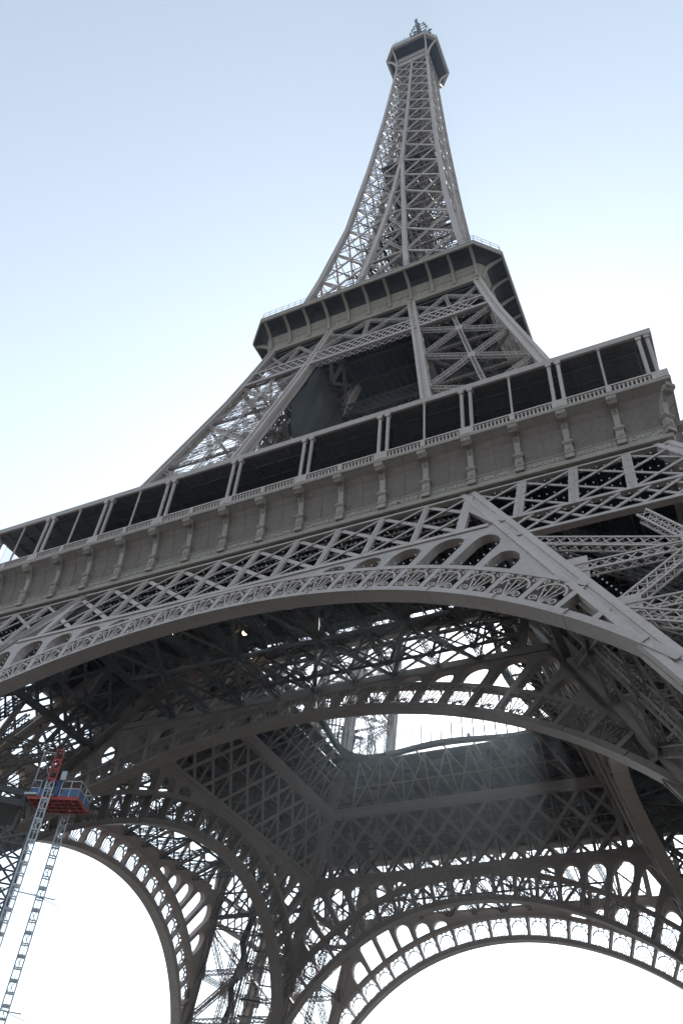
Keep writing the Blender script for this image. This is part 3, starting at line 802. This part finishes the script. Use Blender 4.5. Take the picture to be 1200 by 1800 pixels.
# ------------------------------------------------------------------ second floor
CH = 3.375
def mit2(h): return h-CH*max(0.0, (h-17.6))/(21.27-17.6)
P2 = [(17.3, 110.55), (17.78, 110.6), (17.9, 110.85), (17.9, 111.15), (17.80, 111.2), (17.86, 112.2), (18.05, 113.0), (18.45, 113.75)]
P2b = [(18.45, 113.75), (19.05, 114.25), (19.6, 114.55), (20.6, 114.8), (21.0, 114.82)]
P2c = [(21.0, 114.82), (21.0, 114.7), (21.22, 114.7), (21.27, 114.78), (21.27, 115.38), (21.34, 115.44), (21.34, 115.6), (20.9, 115.66)]
c2 = MB(); sweep(c2, P2, mit2)
for prof in (P2, P2b, P2c):
    pass
second = obj('second_floor_cornice', c2, FRIEZE, tower)
def cham(mb, prof):
    for (h0, z0), (h1, z1) in zip(prof, prof[1:]):
        m0, m1 = mit2(h0), mit2(h1)
        mb.poly([(m0, -h0, z0), (h0, -m0, z0), (h1, -m1, z1), (m1, -h1, z1)])
so = MB(); sweep(so, P2b, mit2); cham(so, P2b)
for x in np.arange(-17.5, 17.6, 1.15): so.beam((x, -19.2, 114.3), (x, -20.9, 114.74), .07, .1)
obj('soffit', so, DECKM, second)  # dark upper cove: shade under the gallery edge painted in
fa_ = MB(); sweep(fa_, P2c, mit2); cham(fa_, P2c); cham(fa_, P2)
for x in np.arange(-16.7, 16.8, 1.15): fa_.beam((x, -17.83, 111.2), (x, -18.02, 113.0), .05, .05, (0, 1, 0))
sweep(fa_, [(17.98, 112.45), (18.0, 112.45), (18.0, 112.52), (17.96, 112.52)], mit2)
obj('fascia', fa_, IRON2, second)
bk = MB()
prof_o = [(-.2, 111.15), (-.3, 112.0), (-.55, 112.8), (-1.0, 113.5), (-1.75, 114.1), (-2.5, 114.48), (-3.1, 114.7)]
prof_i = [(.15, 111.15), (.1, 112.0), (-.0, 112.9), (-.3, 113.9), (-1.2, 114.6), (-2.3, 114.85), (-3.05, 114.9)]
for (a, b, c, d) in zip(prof_o, prof_o[1:], prof_i, prof_i[1:]):
    ws = .22
    bk.hexa([(-ws, a[0], a[1]), (ws, a[0], a[1]), (ws, c[0], c[1]), (-ws, c[0], c[1]), (-ws, b[0], b[1]), (ws, b[0], b[1]), (ws, d[0], d[1]), (-ws, d[0], d[1])])
bk_me = bk.mesh('bracket'); bk_me.materials.append(IRON2)
for k in range(-5, 6): obj('bracket', bk_me, IRON2, second, (3.45*k, -17.86, 0))
# guard fence
gf = MB()
def loop2(h, z): return [(-mit2(h), -h, z), (mit2(h), -h, z), (h, -mit2(h), z)]
for z in (116.3, 117.0, 117.7):
    q = loop2(20.9, z); gf.beam(q[0], q[1], .04, .04); gf.beam(q[1], q[2], .04, .04)
q = loop2(20.9, 115.6)
for a, b in zip(q, q[1:]):
    n = int(math.dist(a, b)/1.15)
    for i in range(n+1):
        x, y = a[0]+(b[0]-a[0])*i/n, a[1]+(b[1]-a[1])*i/n
        gf.beam((x, y, 115.6), (x, y, 117.7), .05, .05); 
obj('guard_fence', gf, SCAF, second)
four(second)
d2 = MB(); d2.box((-17.2, -17.2, 109.9), (17.2, 17.2, 110.3))
d2.box((-20.5, -20.5, 114.9), (20.5, 20.5, 115.2)) if False else None
deck2 = obj('second_floor_deck', d2, DECKM, tower)
j2 = MB()
for x in np.arange(-17, 17.1, 1.3): j2.beam((x, -17, 109.72), (x, 17, 109.72), .12, .34, (0, 0, 1))
for y in np.arange(-16, 16.1, 4.0): j2.beam((-17, y, 109.5), (17, y, 109.5), .3, .6, (0, 0, 1))
obj('floor_joists', j2, IRON3, deck2)
t2 = MB()
A_, B_ = rsq(20.9, .1, 1), None
t2.prism([(x, y, 114.95) for x, y in [(17.8, -21.0), (21.0, -17.8), (21.0, 17.8), (17.8, 21.0), (-17.8, 21.0), (-21.0, 17.8), (-21.0, -17.8), (-17.8, -21.0)]], [(x, y, 115.5) for x, y in [(17.8, -21.0), (21.0, -17.8), (21.0, 17.8), (17.8, 21.0), (-17.8, 21.0), (-21.0, 17.8), (-21.0, -17.8), (-17.8, -21.0)]])
obj('gallery_slab', t2, DECKM, deck2)
up_ = MB()
for k in range(4):
    up_.box(*[(-14.2, -15.2, 115.5), (14.2, -14.9, 119.4)]) if k == 0 else None
obj('upper_terrace', up_, IRON2, deck2)

# ------------------------------------------------------------------ upper shaft
NS = [115.6, 126, 136.7, 148.2, 159, 169.6, 179, 188.7, 198.8, 207.6, 216.3, 224.3, 231.4, 238.3, 245, 251.8, 258.6, 265.2]
sb = MB(); si_ = MB(); SHAFT_COLS = []
wcol = lambda z: float(np.interp(z, [115, 190, 266], [1.05, .85, .6]))
hh = lambda z: H(z)-wcol(z)/2
def shaft_col(zz, f, wf, n):
    c_ = MB()
    for a, b in zip(zz, zz[1:]): c_.beam(f(a), f(b), wf*wcol(a), wf*wcol(a), n)
    SHAFT_COLS.append(c_)
for sx, sy in ((1, 1), (1, -1), (-1, 1), (-1, -1)):
    shaft_col(NS, lambda z: (sx*hh(z), sy*hh(z), z), 1.0, (0, 1, 0))
zj = 187.0
for k in range(4):
    for sg in (-1, 1): shaft_col([z for z in NS if z < zj]+[zj], lambda z: rot((sg*I(z), -hh(z), z), k), .85, rot((0, 1, 0), k))
    shaft_col([zj-1.5]+[z for z in NS if z > zj], lambda z: rot((0, -hh(z), z), k), .95, rot((0, 1, 0), k))
for sx, sy in ((1, 1), (1, -1), (-1, 1), (-1, -1)):      # inner leg columns below the merge
    shaft_col([z for z in NS if z < 165]+[165], lambda z: (sx*I(z), sy*I(z), z), .7, (0, 1, 0))
def dbl(mb, p, q, sep, t, n, lace=.05, pitch=1.1):
    p, q, n = np.array(p, float), np.array(q, float), np.array(n, float)
    ax = q-p; L = np.linalg.norm(ax); ax /= L; u = np.cross(ax, n); u /= np.linalg.norm(u)
    mb.beam(p+u*sep/2, q+u*sep/2, t, t*1.6, n); mb.beam(p-u*sep/2, q-u*sep/2, t, t*1.6, n)
    k = max(2, int(L/pitch))
    for i in range(k):
        a, b = p+ax*L*i/k, p+ax*L*(i+1)/k; sg = 1 if i % 2 else -1
        mb.beam(a+u*sg*sep/2, b-u*sg*sep/2, lace, .03, n)
for z0, z1 in zip(NS, NS[1:]):
    sep = float(np.interp(z0, [115, 265], [.5, .34])); t = float(np.interp(z0, [115, 265], [.095, .075]))
    lower = z0 < zj-2
    for k in range(4):
        n = rot((0, -1, 0), k)
        R_ = lambda x, y, z: rot((x, y, z), k)
        for sg in (-1, 1):
            i0, i1 = (I(z0), I(z1)) if lower else (0, 0)
            if i1 < .3: i1 = 0.0
            a0, b0 = (sg*i0, -hh(z0), z0), (sg*hh(z0), -hh(z0), z0); a1, b1 = (sg*i1, -hh(z1), z1), (sg*hh(z1), -hh(z1), z1)
            dbl(sb, R_(*a0), R_(*b1), sep*1.1, t*1.2, n, .09, .7)
            sb.beam(R_(*b0), R_(*a1), float(np.interp(z0, [115, 265], [.42, .3])), .22, n)
            sb.beam(R_(*a1), R_(*b1), .12, .14, n)
            # corner gusset
            sb.beam(R_(b1[0]-sg*.3, b1[1]-.02, b1[2]-.9), R_(b1[0]-sg*.3, b1[1]-.02, b1[2]+.7), .9, .06, n, True)
            if lower and z1 < 172:     # inner face of each leg, seen through the gap
                c0, c1 = (sg*i0, -i0, z0), (sg*i1, -i1, z1)
                dbl(sb, R_(*a0), R_(*c1), sep, t, R_(1, 0, 0)); dbl(sb, R_(*c0), R_(*a1), sep, t, R_(1, 0, 0))
                sb.beam(R_(*a1), R_(*c1), .35, .35)
                dbl(sb, R_(sg*i0, -i0, z0), R_(sg*hh(z1), -i1, z1), sep, t, n); dbl(sb, R_(sg*hh(z0), -i0, z0), R_(sg*i1, -i1, z1), sep, t, n)
                sb.beam(R_(sg*i1, -i1, z1), R_(sg*hh(z1), -i1, z1), .35, .35)
        if lower and I(z0) > .6:
            i0, i1 = I(z0), I(z1)
            dbl(sb, R_(-i0, -hh(z0), z0), R_(i1, -hh(z1), z1), sep*.9, t, n); dbl(sb, R_(i0, -hh(z0), z0), R_(-i1, -hh(z1), z1), sep*.9, t, n)
            sb.beam(R_(-i1, -hh(z1), z1), R_(i1, -hh(z1), z1), .35, .3, n)
    # diaphragms
    h1 = hh(z1)
    for sx, sy in ((1, 1), (1, -1)): dbl(si_, (-sx*h1, -sy*h1, z1), (sx*h1, sy*h1, z1), .4, .1, (0, 0, 1))
    for s in (-1, 1):
        si_.beam((-h1, s*h1*.5, z1), (h1, s*h1*.5, z1), .22, .22); si_.beam((s*h1*.5, -h1, z1), (s*h1*.5, h1, z1), .22, .22)
        si_.beam((-h1, 0, z1), (0, s*h1, z1), .16, .16); si_.beam((h1, 0, z1), (0, s*h1, z1), .16, .16)
    zm = (z0+z1)/2
    hm = hh(zm)
    for k in range(4):          # secondary bracing in planes inside the shaft
        for f in (.28, .55):
            y = -hm*f
            for sg in (-1, 1):
                si_.beam(rot((0, y, z0), k), rot((sg*hm*.95, y, z1), k), .12, .12); si_.beam(rot((sg*hm*.95, y, z0), k), rot((0, y, z1), k), .12, .12)
        si_.beam(rot((-hm, -hm*.98, zm), k), rot((hm, -hm*.98, zm), k), .1, .1)
    for sx, sy in ((1, 1), (1, -1)): si_.beam((-sx*hm, -sy*hm, zm), (sx*hm, sy*hm, zm), .2, .2)
shaft = bpy.data.objects.new('upper_shaft', None); COL.objects.link(shaft); shaft.parent = tower
for c_ in SHAFT_COLS: obj('column', c_, IRON, shaft)
obj('lattice_bracing', sb, IRON, shaft); obj('inner_bracing', si_, IRONI, shaft)
lf = MB()
for (cx, cy) in ((-2.2, 0), (2.2, 0)):
    for sx, sy in ((1, 1), (1, -1), (-1, 1), (-1, -1)):
        r = 1.5
        lf.beam((cx+sx*r, cy+sy*r, 115), (cx*.8+sx*r*.8, cy+sy*r*.8, 268), .3, .3)
    for i, z in enumerate(np.arange(116, 266, 2.6)):
        r = float(np.interp(z, [115, 268], [1.5, 1.2])); c_ = float(np.interp(z, [115, 268], [1, .8]))*cx
        for k in range(4):
            p = [(c_-r, -r), (c_+r, -r), (c_+r, r), (c_-r, r)]
            a, b = p[k], p[(k+1) % 4]
            lf.beam((*a, z), (*b, z), .16, .2); lf.beam((*a, z), (*b, z+2.6), .13, .13); lf.beam((*b, z), (*a, z+2.6), .13, .13)
for j, z in enumerate(np.arange(116, 264, 2.3)):      # winding stair
    k = j % 4; r = 1.9
    p = [(-r, -3.6), (r, -3.6), (r, 3.6), (-r, 3.6)]
    a, b = p[k], p[(k+1) % 4]
    sc = min(1.0, hh(z+2.3)/5.6)
    lf.beam((a[0]*sc, a[1]*sc, z), (b[0]*sc, b[1]*sc, z+2.3), .7, .1, (0, 0, 1)); lf.beam((a[0]*sc, a[1]*sc, z+1), (b[0]*sc, b[1]*sc, z+3.3), .06, .06)
obj('lift_shaft', lf, IRON3, shaft)
ip = MB(); ip.box((-6.4, -6.4, 194.2), (6.4, 6.4, 194.5)); ip.box((-3.6, -2.6, 194.5), (3.6, 2.6, 197.6))
obj('intermediate_platform', ip, DARKW, shaft)
ip = MB(); ip.box((-4, -3.0, 182), (-.4, 3, 185.4)); obj('lift_cabin', ip, DARKW, shaft)

# ------------------------------------------------------------------ top platform and cabin
def oct_(h, ch, z): return [(h-ch, -h, z), (h, -h+ch, z), (h, h-ch, z), (h-ch, h, z), (-h+ch, h, z), (-h, h-ch, z), (-h, -h+ch, z), (-h+ch, -h, z)]
tp = MB()
tp.prism(oct_(8.05, 2.95, 273.9), oct_(8.05, 2.95, 274.5))
tp.prism(oct_(8.0, 2.95, 275.0), oct_(7.6, 2.8, 278.2))
tp.prism(oct_(6.6, 2.2, 278.2), oct_(6.2, 2.1, 281.0))
top = obj('top_platform', tp, DARKW, tower)
tf = MB()
for z0, z1, h0, h1 in ((273.75, 274.2, 8.2, 8.2), (274.2, 274.45, 8.2, 8.35), (274.45, 275.0, 8.35, 8.35)):
    a, b = oct_(h0, 3.0, z0), oct_(h1, 3.0, z1)
    for i in range(8): tf.poly([a[i], a[(i+1) % 8], b[(i+1) % 8], b[i]])
a, b = oct_(8.2, 3.0, 273.75), oct_(7.5, 2.75, 273.75)
for i in range(8): tf.poly([a[i], b[i], b[(i+1) % 8], a[(i+1) % 8]])
for k in range(4):
    for sx in (-1, 1):     # two curved ribs per side
        pts = [(4.6, -4.95, 265.6), (4.65, -5.15, 268.5), (4.8, -5.7, 270.8), (5.0, -6.7, 272.7), (5.2, -8.0, 273.9)]
        for p, q in zip(pts, pts[1:]): tf.beam(rot((sx*p[0], p[1], p[2]), k), rot((sx*q[0], q[1], q[2]), k), .42, .5, rot((0, 1, 0), k))
    for i in range(-2, 3): tf.beam(rot((i*1.5, -4.75, 265.6), k), rot((i*1.5, -4.75, 269.6), k), .22, .22)
    tf.beam(rot((-4.9, -4.75, 265.4), k), rot((4.9, -4.75, 265.4), k), .5, .4, (0, 0, 1)); tf.beam(rot((-4.9, -4.75, 269.6), k), rot((4.9, -4.75, 269.6), k), .4, .4, (0, 0, 1))
    tf.poly([rot((-4.6, -4.6, 265.6), k), rot((4.6, -4.6, 265.6), k), rot((4.6, -4.6, 273.8), k), rot((-4.6, -4.6, 273.8), k)])
obj('corbel_frame', tf, IRON, top)
ff = MB()
q = oct_(8.1, 2.95, 275)
for a, b in zip(q, q[1:]+q[:1]):
    n = max(2, int(math.dist(a, b)/.9))
    for i in range(n):
        x, y = a[0]+(b[0]-a[0])*i/n, a[1]+(b[1]-a[1])*i/n
        hgt = 279.0+random.uniform(-.8, 1.8)
        ff.beam((x, y, 275), (x*.97, y*.97, hgt), .1, .1)
    ff.beam((*a[:2], 276.4), (*b[:2], 276.4), .08, .08); ff.beam((a[0]*.98, a[1]*.98, 278), (b[0]*.98, b[1]*.98, 278), .08, .08)
obj('guard_fence', ff, SCAF, top)
an = MB()
for sx, sy in ((1, 1), (1, -1), (-1, 1), (-1, -1)): an.beam((sx*1.3, sy*1.3, 281), (sx*1.0, sy*1.0, 308), .4, .4)
an.tube([(0, 0, 281), (0, 0, 318)], [.9, .5], 8)
for z in np.arange(284, 308, 3.0):
    for k in range(4): an.beam(rot((1.2, -1.2, z), k), rot((1.2, 1.2, z+3), k), .14, .14)
for z, L in ((308, 2.6), (311, 3.0), (314, 2.4), (316.5, 1.8)):
    for k in range(4):
        an.beam((0, 0, z), rot((L, 0, z+.6), k), .2, .2); an.beam(rot((L, 0, z-1.2), k), rot((L, 0, z+1.4), k), .3, .3)
for x, y, z0, z1 in ((4.6, -2, 281, 300), (5, 1.5, 281, 296), (-4.2, -3, 281, 292), (3.2, 3.4, 281, 303), (5.8, -5.2, 278, 287), (1.8, -5.6, 281, 290)):
    an.tube([(x, y, z0), (x, y, z1)], .14, 6); an.beam((x-.8, y, z1-1.5), (x+.8, y, z1-1.5), .16, .16); an.beam((x, y-.7, z1-3), (x, y+.7, z1-3), .16, .16)
an.tube([(4.6, -2.2, 292), (4.6, -2.9, 292)], [.3, 1.0], 12); an.tube([(5, .8, 288), (5.6, .2, 288)], [.3, .9], 12)
obj('antenna_mast', an, SCAF, top)

# ------------------------------------------------------------------ bulbs
bm_ = MB()
for p in BULBS:
    bm_.blob(p, .065, 5, 4)
bo = obj('flash_bulb', bm_, BULBM, tower, smooth=True); bo['kind'] = 'stuff'

# ------------------------------------------------------------------ safety net on the left leg, with a hanging cable
nm = MB()
NU, NV = 44, 26
def netp(u, v):
    # u along y from the front column to the inner column, v from the top down
    z_top = 101.0; z_bot = 90.5-15.0*min(1, u*1.5)
    z = z_top+(z_bot-z_top)*v
    y0, y1 = -H(z)+1.4, -I(z)+5.5
    y = y0+(y1-y0)*u
    bulge = .35*math.sin(math.pi*u)*math.sin(math.pi*v)+.16*math.sin(u*19+v*4)+.10*math.sin(v*15+u*9)+.09*math.sin(u*37-v*6)
    return (-I(z)+.75+bulge, y, z)
for th in (0, .03):
    b = nm.verts([tuple(np.array(netp(i/NU, j/NV))+[th, 0, 0]) for j in range(NV+1) for i in range(NU+1)])
    for j in range(NV):
        for i in range(NU):
            q = (b+j*(NU+1)+i, b+j*(NU+1)+i+1, b+(j+1)*(NU+1)+i+1, b+(j+1)*(NU+1)+i); nm.face(q if th else q[::-1])
net = obj('safety_net', nm, NETM, None, smooth=True); net['label'] = 'grey protective netting draped over the inner side of the left upper leg'; net['category'] = 'net'
cb = MB()
pa, pb = np.array(netp(.74, .02))+[1.0, 0, 0], np.array(netp(.30, .9))+[1.2, 0, 0]
cb.tube([tuple(pa+(pb-pa)*t+np.array([.3*math.sin(math.pi*t), 1.2*math.sin(math.pi*t), -1.6*math.sin(math.pi*t)])) for t in np.linspace(0, 1, 14)], .09, 6)
cab = obj('hanging_cable', cb, GALV, None, smooth=True); cab['label'] = 'pale cable hanging slack down the grey netting'; cab['category'] = 'cable'

# ------------------------------------------------------------------ construction hoist: twin masts, red and blue work platform
HD = 64.0
def at(az, el=None, D=HD):
    a = math.radians(az); x = CP[0]+D*math.sin(a); y = CP[1]+D*math.cos(a)
    return (x, y) if el is None else (x, y, CP[2]+D*math.tan(math.radians(el)))
M1 = at(-47.1); M2 = at(-45.6)
ang = math.atan2(M2[1]-M1[1], M2[0]-M1[0])
M2B = at(-45.5, D=HD+3.6)
ZP = at(-46, 21.8)[2]
hoist = thing('construction_hoist', 'twin mast construction hoist with red and blue work platform beside the left leg', 'hoist', (*M1, 0))
sep = math.dist(M1, M2)
def mast(top, red):
    a = MB(); r = MB(); s = .27
    for x, y in ((-s, -s), (s, -s), (s, s), (-s, s)):
        a.beam((x, y, 0), (x, y, top-red), .08, .08)
        if red: r.beam((x, y, top-red), (x, y, top), .08, .08)
    n = int(top/.76)
    for i in range(n+1):
        z = i*top/n; mbx = r if z > top-red+.01 else a
        P4 = [(-s, -s, z), (s, -s, z), (s, s, z), (-s, s, z)]
        for k in range(4):
            p, q = P4[k], P4[(k+1) % 4]; mbx.beam(p, q, .06, .09 if i % 2 else .14, (0, 0, 1))
            if i < n:
                q2 = (q[0], q[1], z+top/n)
                if (k+i) % 2: mbx.beam(p, q2, .045, .045)
    a.beam((0, -s-.04, 0), (0, -s-.04, top-red), .05, .08, (0, 1, 0))
    return a, r
a, r = mast(at(-47.1, 24.4)[2], 2.6); ms = obj('mast', a, GALV, hoist, (0, 0, 0), ang); obj('mast_head', r, REDM, ms)
a, r = mast(at(-45.6, 23.5)[2], 1.6); ms = obj('mast', a, GALV, hoist, (M2B[0]-M1[0], M2B[1]-M1[1], 0), ang); obj('mast_head', r, REDM, ms)
pf = MB(); x0, x1, y0, y1 = -1.6, sep+.6, .45, 2.9
for x in np.linspace(x0, x1, 8): pf.box((x-.06, y0, ZP-.18), (x+.06, y1, ZP))
for y in np.linspace(y0, y1, 5): pf.box((x0, y-.06, ZP-.22), (x1, y+.06, ZP-.06))
pf.box((x0, y0, ZP), (x1, y1, ZP+.06))
pfo = obj('platform', pf, REDM, hoist, None, ang-.45)
rl = MB()
for (xa, ya, xb, yb) in ((x0, y0, -.9, y0), (.75, y0, x1, y0), (x0, y1, x1, y1), (x0, y0, x0, y1), (x1, y0, x1, y1)):
    L = math.hypot(xb-xa, yb-ya); n = max(1, int(round(L/1.0)))
    for i in range(n+1):
        t = i/n; rl.beam((xa+(xb-xa)*t, ya+(yb-ya)*t, ZP), (xa+(xb-xa)*t, ya+(yb-ya)*t, ZP+1.25), .06, .06)
    for z in (.65, 1.25): rl.beam((xa, ya, ZP+z), (xb, yb, ZP+z), .06, .06)
obj('guard_rail', rl, GALV, pfo, None)
bp_ = MB()
for (xa, ya, xb, yb) in ((x0+.1, y0+.03, -.6, y0+.03), (.9, y0+.03, x1-.1, y0+.03), (x0, y1-.04, x1, y1-.04), (x1-.04, y0, x1-.04, y1)):
    bp_.beam((xa, ya, ZP+.35), (xb, yb, ZP+.35), .6, .04, (yb-ya, -(xb-xa), 0), True)
bp_.box((-.62, .38, ZP+.1), (-.33, .8, ZP+1.35)); bp_.box((.33, .38, ZP+.1), (.62, .8, ZP+1.35)); bp_.box((-.4, .45, ZP+1.0), (.4, .85, ZP+1.3))
bp_.box((sep-.75, 1.6, ZP+.1), (sep-.1, 2.3, ZP+.9))
obj('drive_unit', bp_, BLUEM, pfo, None)
ctl = MB(); ctl.box((.55, .2, ZP+1.25), (.95, .36, ZP+1.95)); obj('control_box', ctl, GALV, pfo, None); ctl = MB(); ctl.box((-1.9, .2, ZP+.05), (-.95, .5, ZP+.2)); ctl.beam((-1.5, .4, ZP+1.2), (-1.5, .4, ZP+3.6), .06, .06); ctl.beam((-1.5, .4, ZP+3.6), (0, .2, ZP+3.4), .05, .05); ctl.beam((-1.5, .4, ZP+3.5), (-.8, 2, ZP+1.3), .05, .05)
obj('jib_frame', ctl, GALV, pfo, None)
for z in (7.5, 14.5, 21.5):
    ti = MB(); ti.beam((-3.4, -.3, z), (sep+1.2, .1, z-.1), .06, .08); ti.beam((-3.4, .5, z+.3), (.3, .2, z), .06, .06); ti.beam((sep-.3, 0, z), (sep+1.6, .5, z-.4), .04, .04)
    obj('mast_tie', ti, GALV, hoist, None, ang)

# scaffold tower left of the hoist
S0 = at(-50.1, D=70)
scf = thing('scaffold_tower', 'dark steel scaffold tower with a grey top platform left of the red and blue hoist', 'scaffold', (*S0, 0))
sc_top = at(-49, 19.0, 70)[2]
fr = MB(); wx, wy = 3.4, 1.6
for x in (-wx, -wx/3, wx/3, wx):
    for y in (-wy, wy): fr.beam((x, y, 0), (x, y, sc_top), .3 if abs(x) == wx else .14, .3 if abs(x) == wx else .14)
zz = np.arange(0, sc_top, 2.0)
for j, z in enumerate(zz):
    for y in (-wy, wy):
        fr.beam((-wx, y, z), (wx, y, z), .12, .12)
        for x0_, x1_ in ((-wx, -wx/3), (-wx/3, wx/3), (wx/3, wx)):
            p, q = ((x0_, x1_) if j % 2 else (x1_, x0_)); fr.beam((p, y, z), (q, y, min(z+2, sc_top)), .15, .15); fr.beam((q, y, z), (p, y, min(z+2, sc_top)), .13, .13)
    for x in (-wx, wx): fr.beam((x, -wy, z), (x, wy, z), .1, .1); fr.beam((x, -wy if j % 2 else wy, z), (x, wy if j % 2 else -wy, min(z+2, sc_top)), .1, .1)
obj('frame', fr, SCAF, scf, None, ang)
tpm = MB(); xa, xb = -wx-1.2, 2.3
tpm.box((xa, -wy-.6, sc_top+1.6), (xb, wy+.6, sc_top+2.1)); tpm.box((xa, -wy-.7, sc_top+2.4), (xb, -wy-.5, sc_top+2.9))
for x in (xa+.1, (xa+xb)/2, xb-.3): tpm.box((x, -wy-.64, sc_top+2.05), (x+.2, -wy-.5, sc_top+2.45)); tpm.beam((x+.1, -wy, sc_top-.2), (x+.1, -wy, sc_top+1.65), .2, .2); tpm.beam((x+.1, wy, sc_top-.2), (x+.1, wy, sc_top+1.65), .2, .2)
obj('platform', tpm, IRON3, scf, None, ang)

# ------------------------------------------------------------------ person at the glass railing
def person(loc, rz):
    me = bpy.data.meshes.new('person')
    V = [(0, 0, .95), (0, 0, 1.15), (0, .0, 1.4), (0, -.01, 1.5), (0, -.03, 1.62), (0, -.03, 1.74),
         (.2, 0, 1.4), (.26, -.03, 1.15), (.24, -.16, .95), (-.2, 0, 1.4), (-.26, -.05, 1.15), (-.2, -.22, 1.05),
         (.1, 0, .9), (.11, -.02, .5), (.12, .02, .08), (.13, -.14, .04), (-.1, 0, .9), (-.11, -.02, .5), (-.12, .02, .08), (-.13, -.14, .04)]
    E = [(0, 1), (1, 2), (2, 3), (3, 4), (4, 5), (2, 6), (6, 7), (7, 8), (2, 9), (9, 10), (10, 11), (0, 12), (12, 13), (13, 14), (14, 15), (0, 16), (16, 17), (17, 18), (18, 19)]
    RD = [.17, .16, .18, .065, .095, .09, .075, .05, .035, .075, .05, .035, .095, .065, .045, .04, .095, .065, .045, .04]
    me.from_pydata(V, E, [])
    o = bpy.data.objects.new('person', me); COL.objects.link(o)
    sk = o.modifiers.new('skin', 'SKIN'); sv = me.skin_vertices[0].data if me.skin_vertices else None
    if sv is None:
        me.attributes  # ensure layer
    return o, RD
def build_person(loc, rz):
    import bmesh
    o, RD = person(loc, rz)
    me = o.data
    bm = bmesh.new(); bm.from_mesh(me)
    lay = bm.verts.layers.skin.verify()
    for v, r in zip(bm.verts, RD): v[lay].radius = (r, r*.85)
    bm.verts.ensure_lookup_table(); bm.verts[0][lay].use_root = True
    bm.to_mesh(me); bm.free()
    ss = o.modifiers.new('sub', 'SUBSURF'); ss.levels = 1; ss.render_levels = 1
    dg = bpy.context.evaluated_depsgraph_get(); m2 = bpy.data.meshes.new_from_object(o.evaluated_get(dg))
    bpy.data.objects.remove(o)
    m2.name = 'person'; m2.materials.clear(); m2.materials.append(CLOTH)
    p = bpy.data.objects.new('person', m2); COL.objects.link(p); p.location = loc; p.rotation_euler = (0, 0, rz)
    p['label'] = 'person in dark clothes standing behind the glass railing of the first floor opening'; p['category'] = 'person'
    return p
build_person((3.0, 14.3, 55.2), 0.3)

# ------------------------------------------------------------------ lit floodlights under the ceiling
FL = [((-19.0, -21.6, 53.4), 'small lit floodlight under the dark ceiling, farthest left near the front arch'), ((-11.2, -19.0, 53.6), 'small lit floodlight under the dark ceiling, right of another lit one')]
for (p, lab) in FL:
    t = thing('floodlight', lab, 'lamp', p, 'floodlights under the first floor')
    b = MB(); b.box((-.35, -.12, -.02), (.35, .25, .3)); b.beam((0, .1, .3), (0, .1, 1.2), .06, .06); obj('housing', b, SCAF, t)
    e = MB(); e.box((-.3, -.14, .02), (.3, -.12, .26)); e.box((-.3, -.12, -.05), (.3, .2, -.02)); obj('lens', e, GLOW, t)

# ------------------------------------------------------------------ air
hz = MB(); hz.box((-5200, -5200, -1), (5200, 5200, 335))
hm = bpy.data.materials.new('haze'); hm.use_nodes = True; hn = hm.node_tree; hn.nodes.clear()
ho = hn.nodes.new('ShaderNodeOutputMaterial'); hv = hn.nodes.new('ShaderNodeVolumePrincipled')
hv.inputs['Color'].default_value = (0.68, 0.84, 1.0, 1); hv.inputs['Density'].default_value = 0.0002; hv.inputs['Anisotropy'].default_value = 0.76
hn.links.new(hv.outputs[0], ho.inputs['Volume'])
hzo = obj('haze', hz, hm); hzo['kind'] = 'stuff'
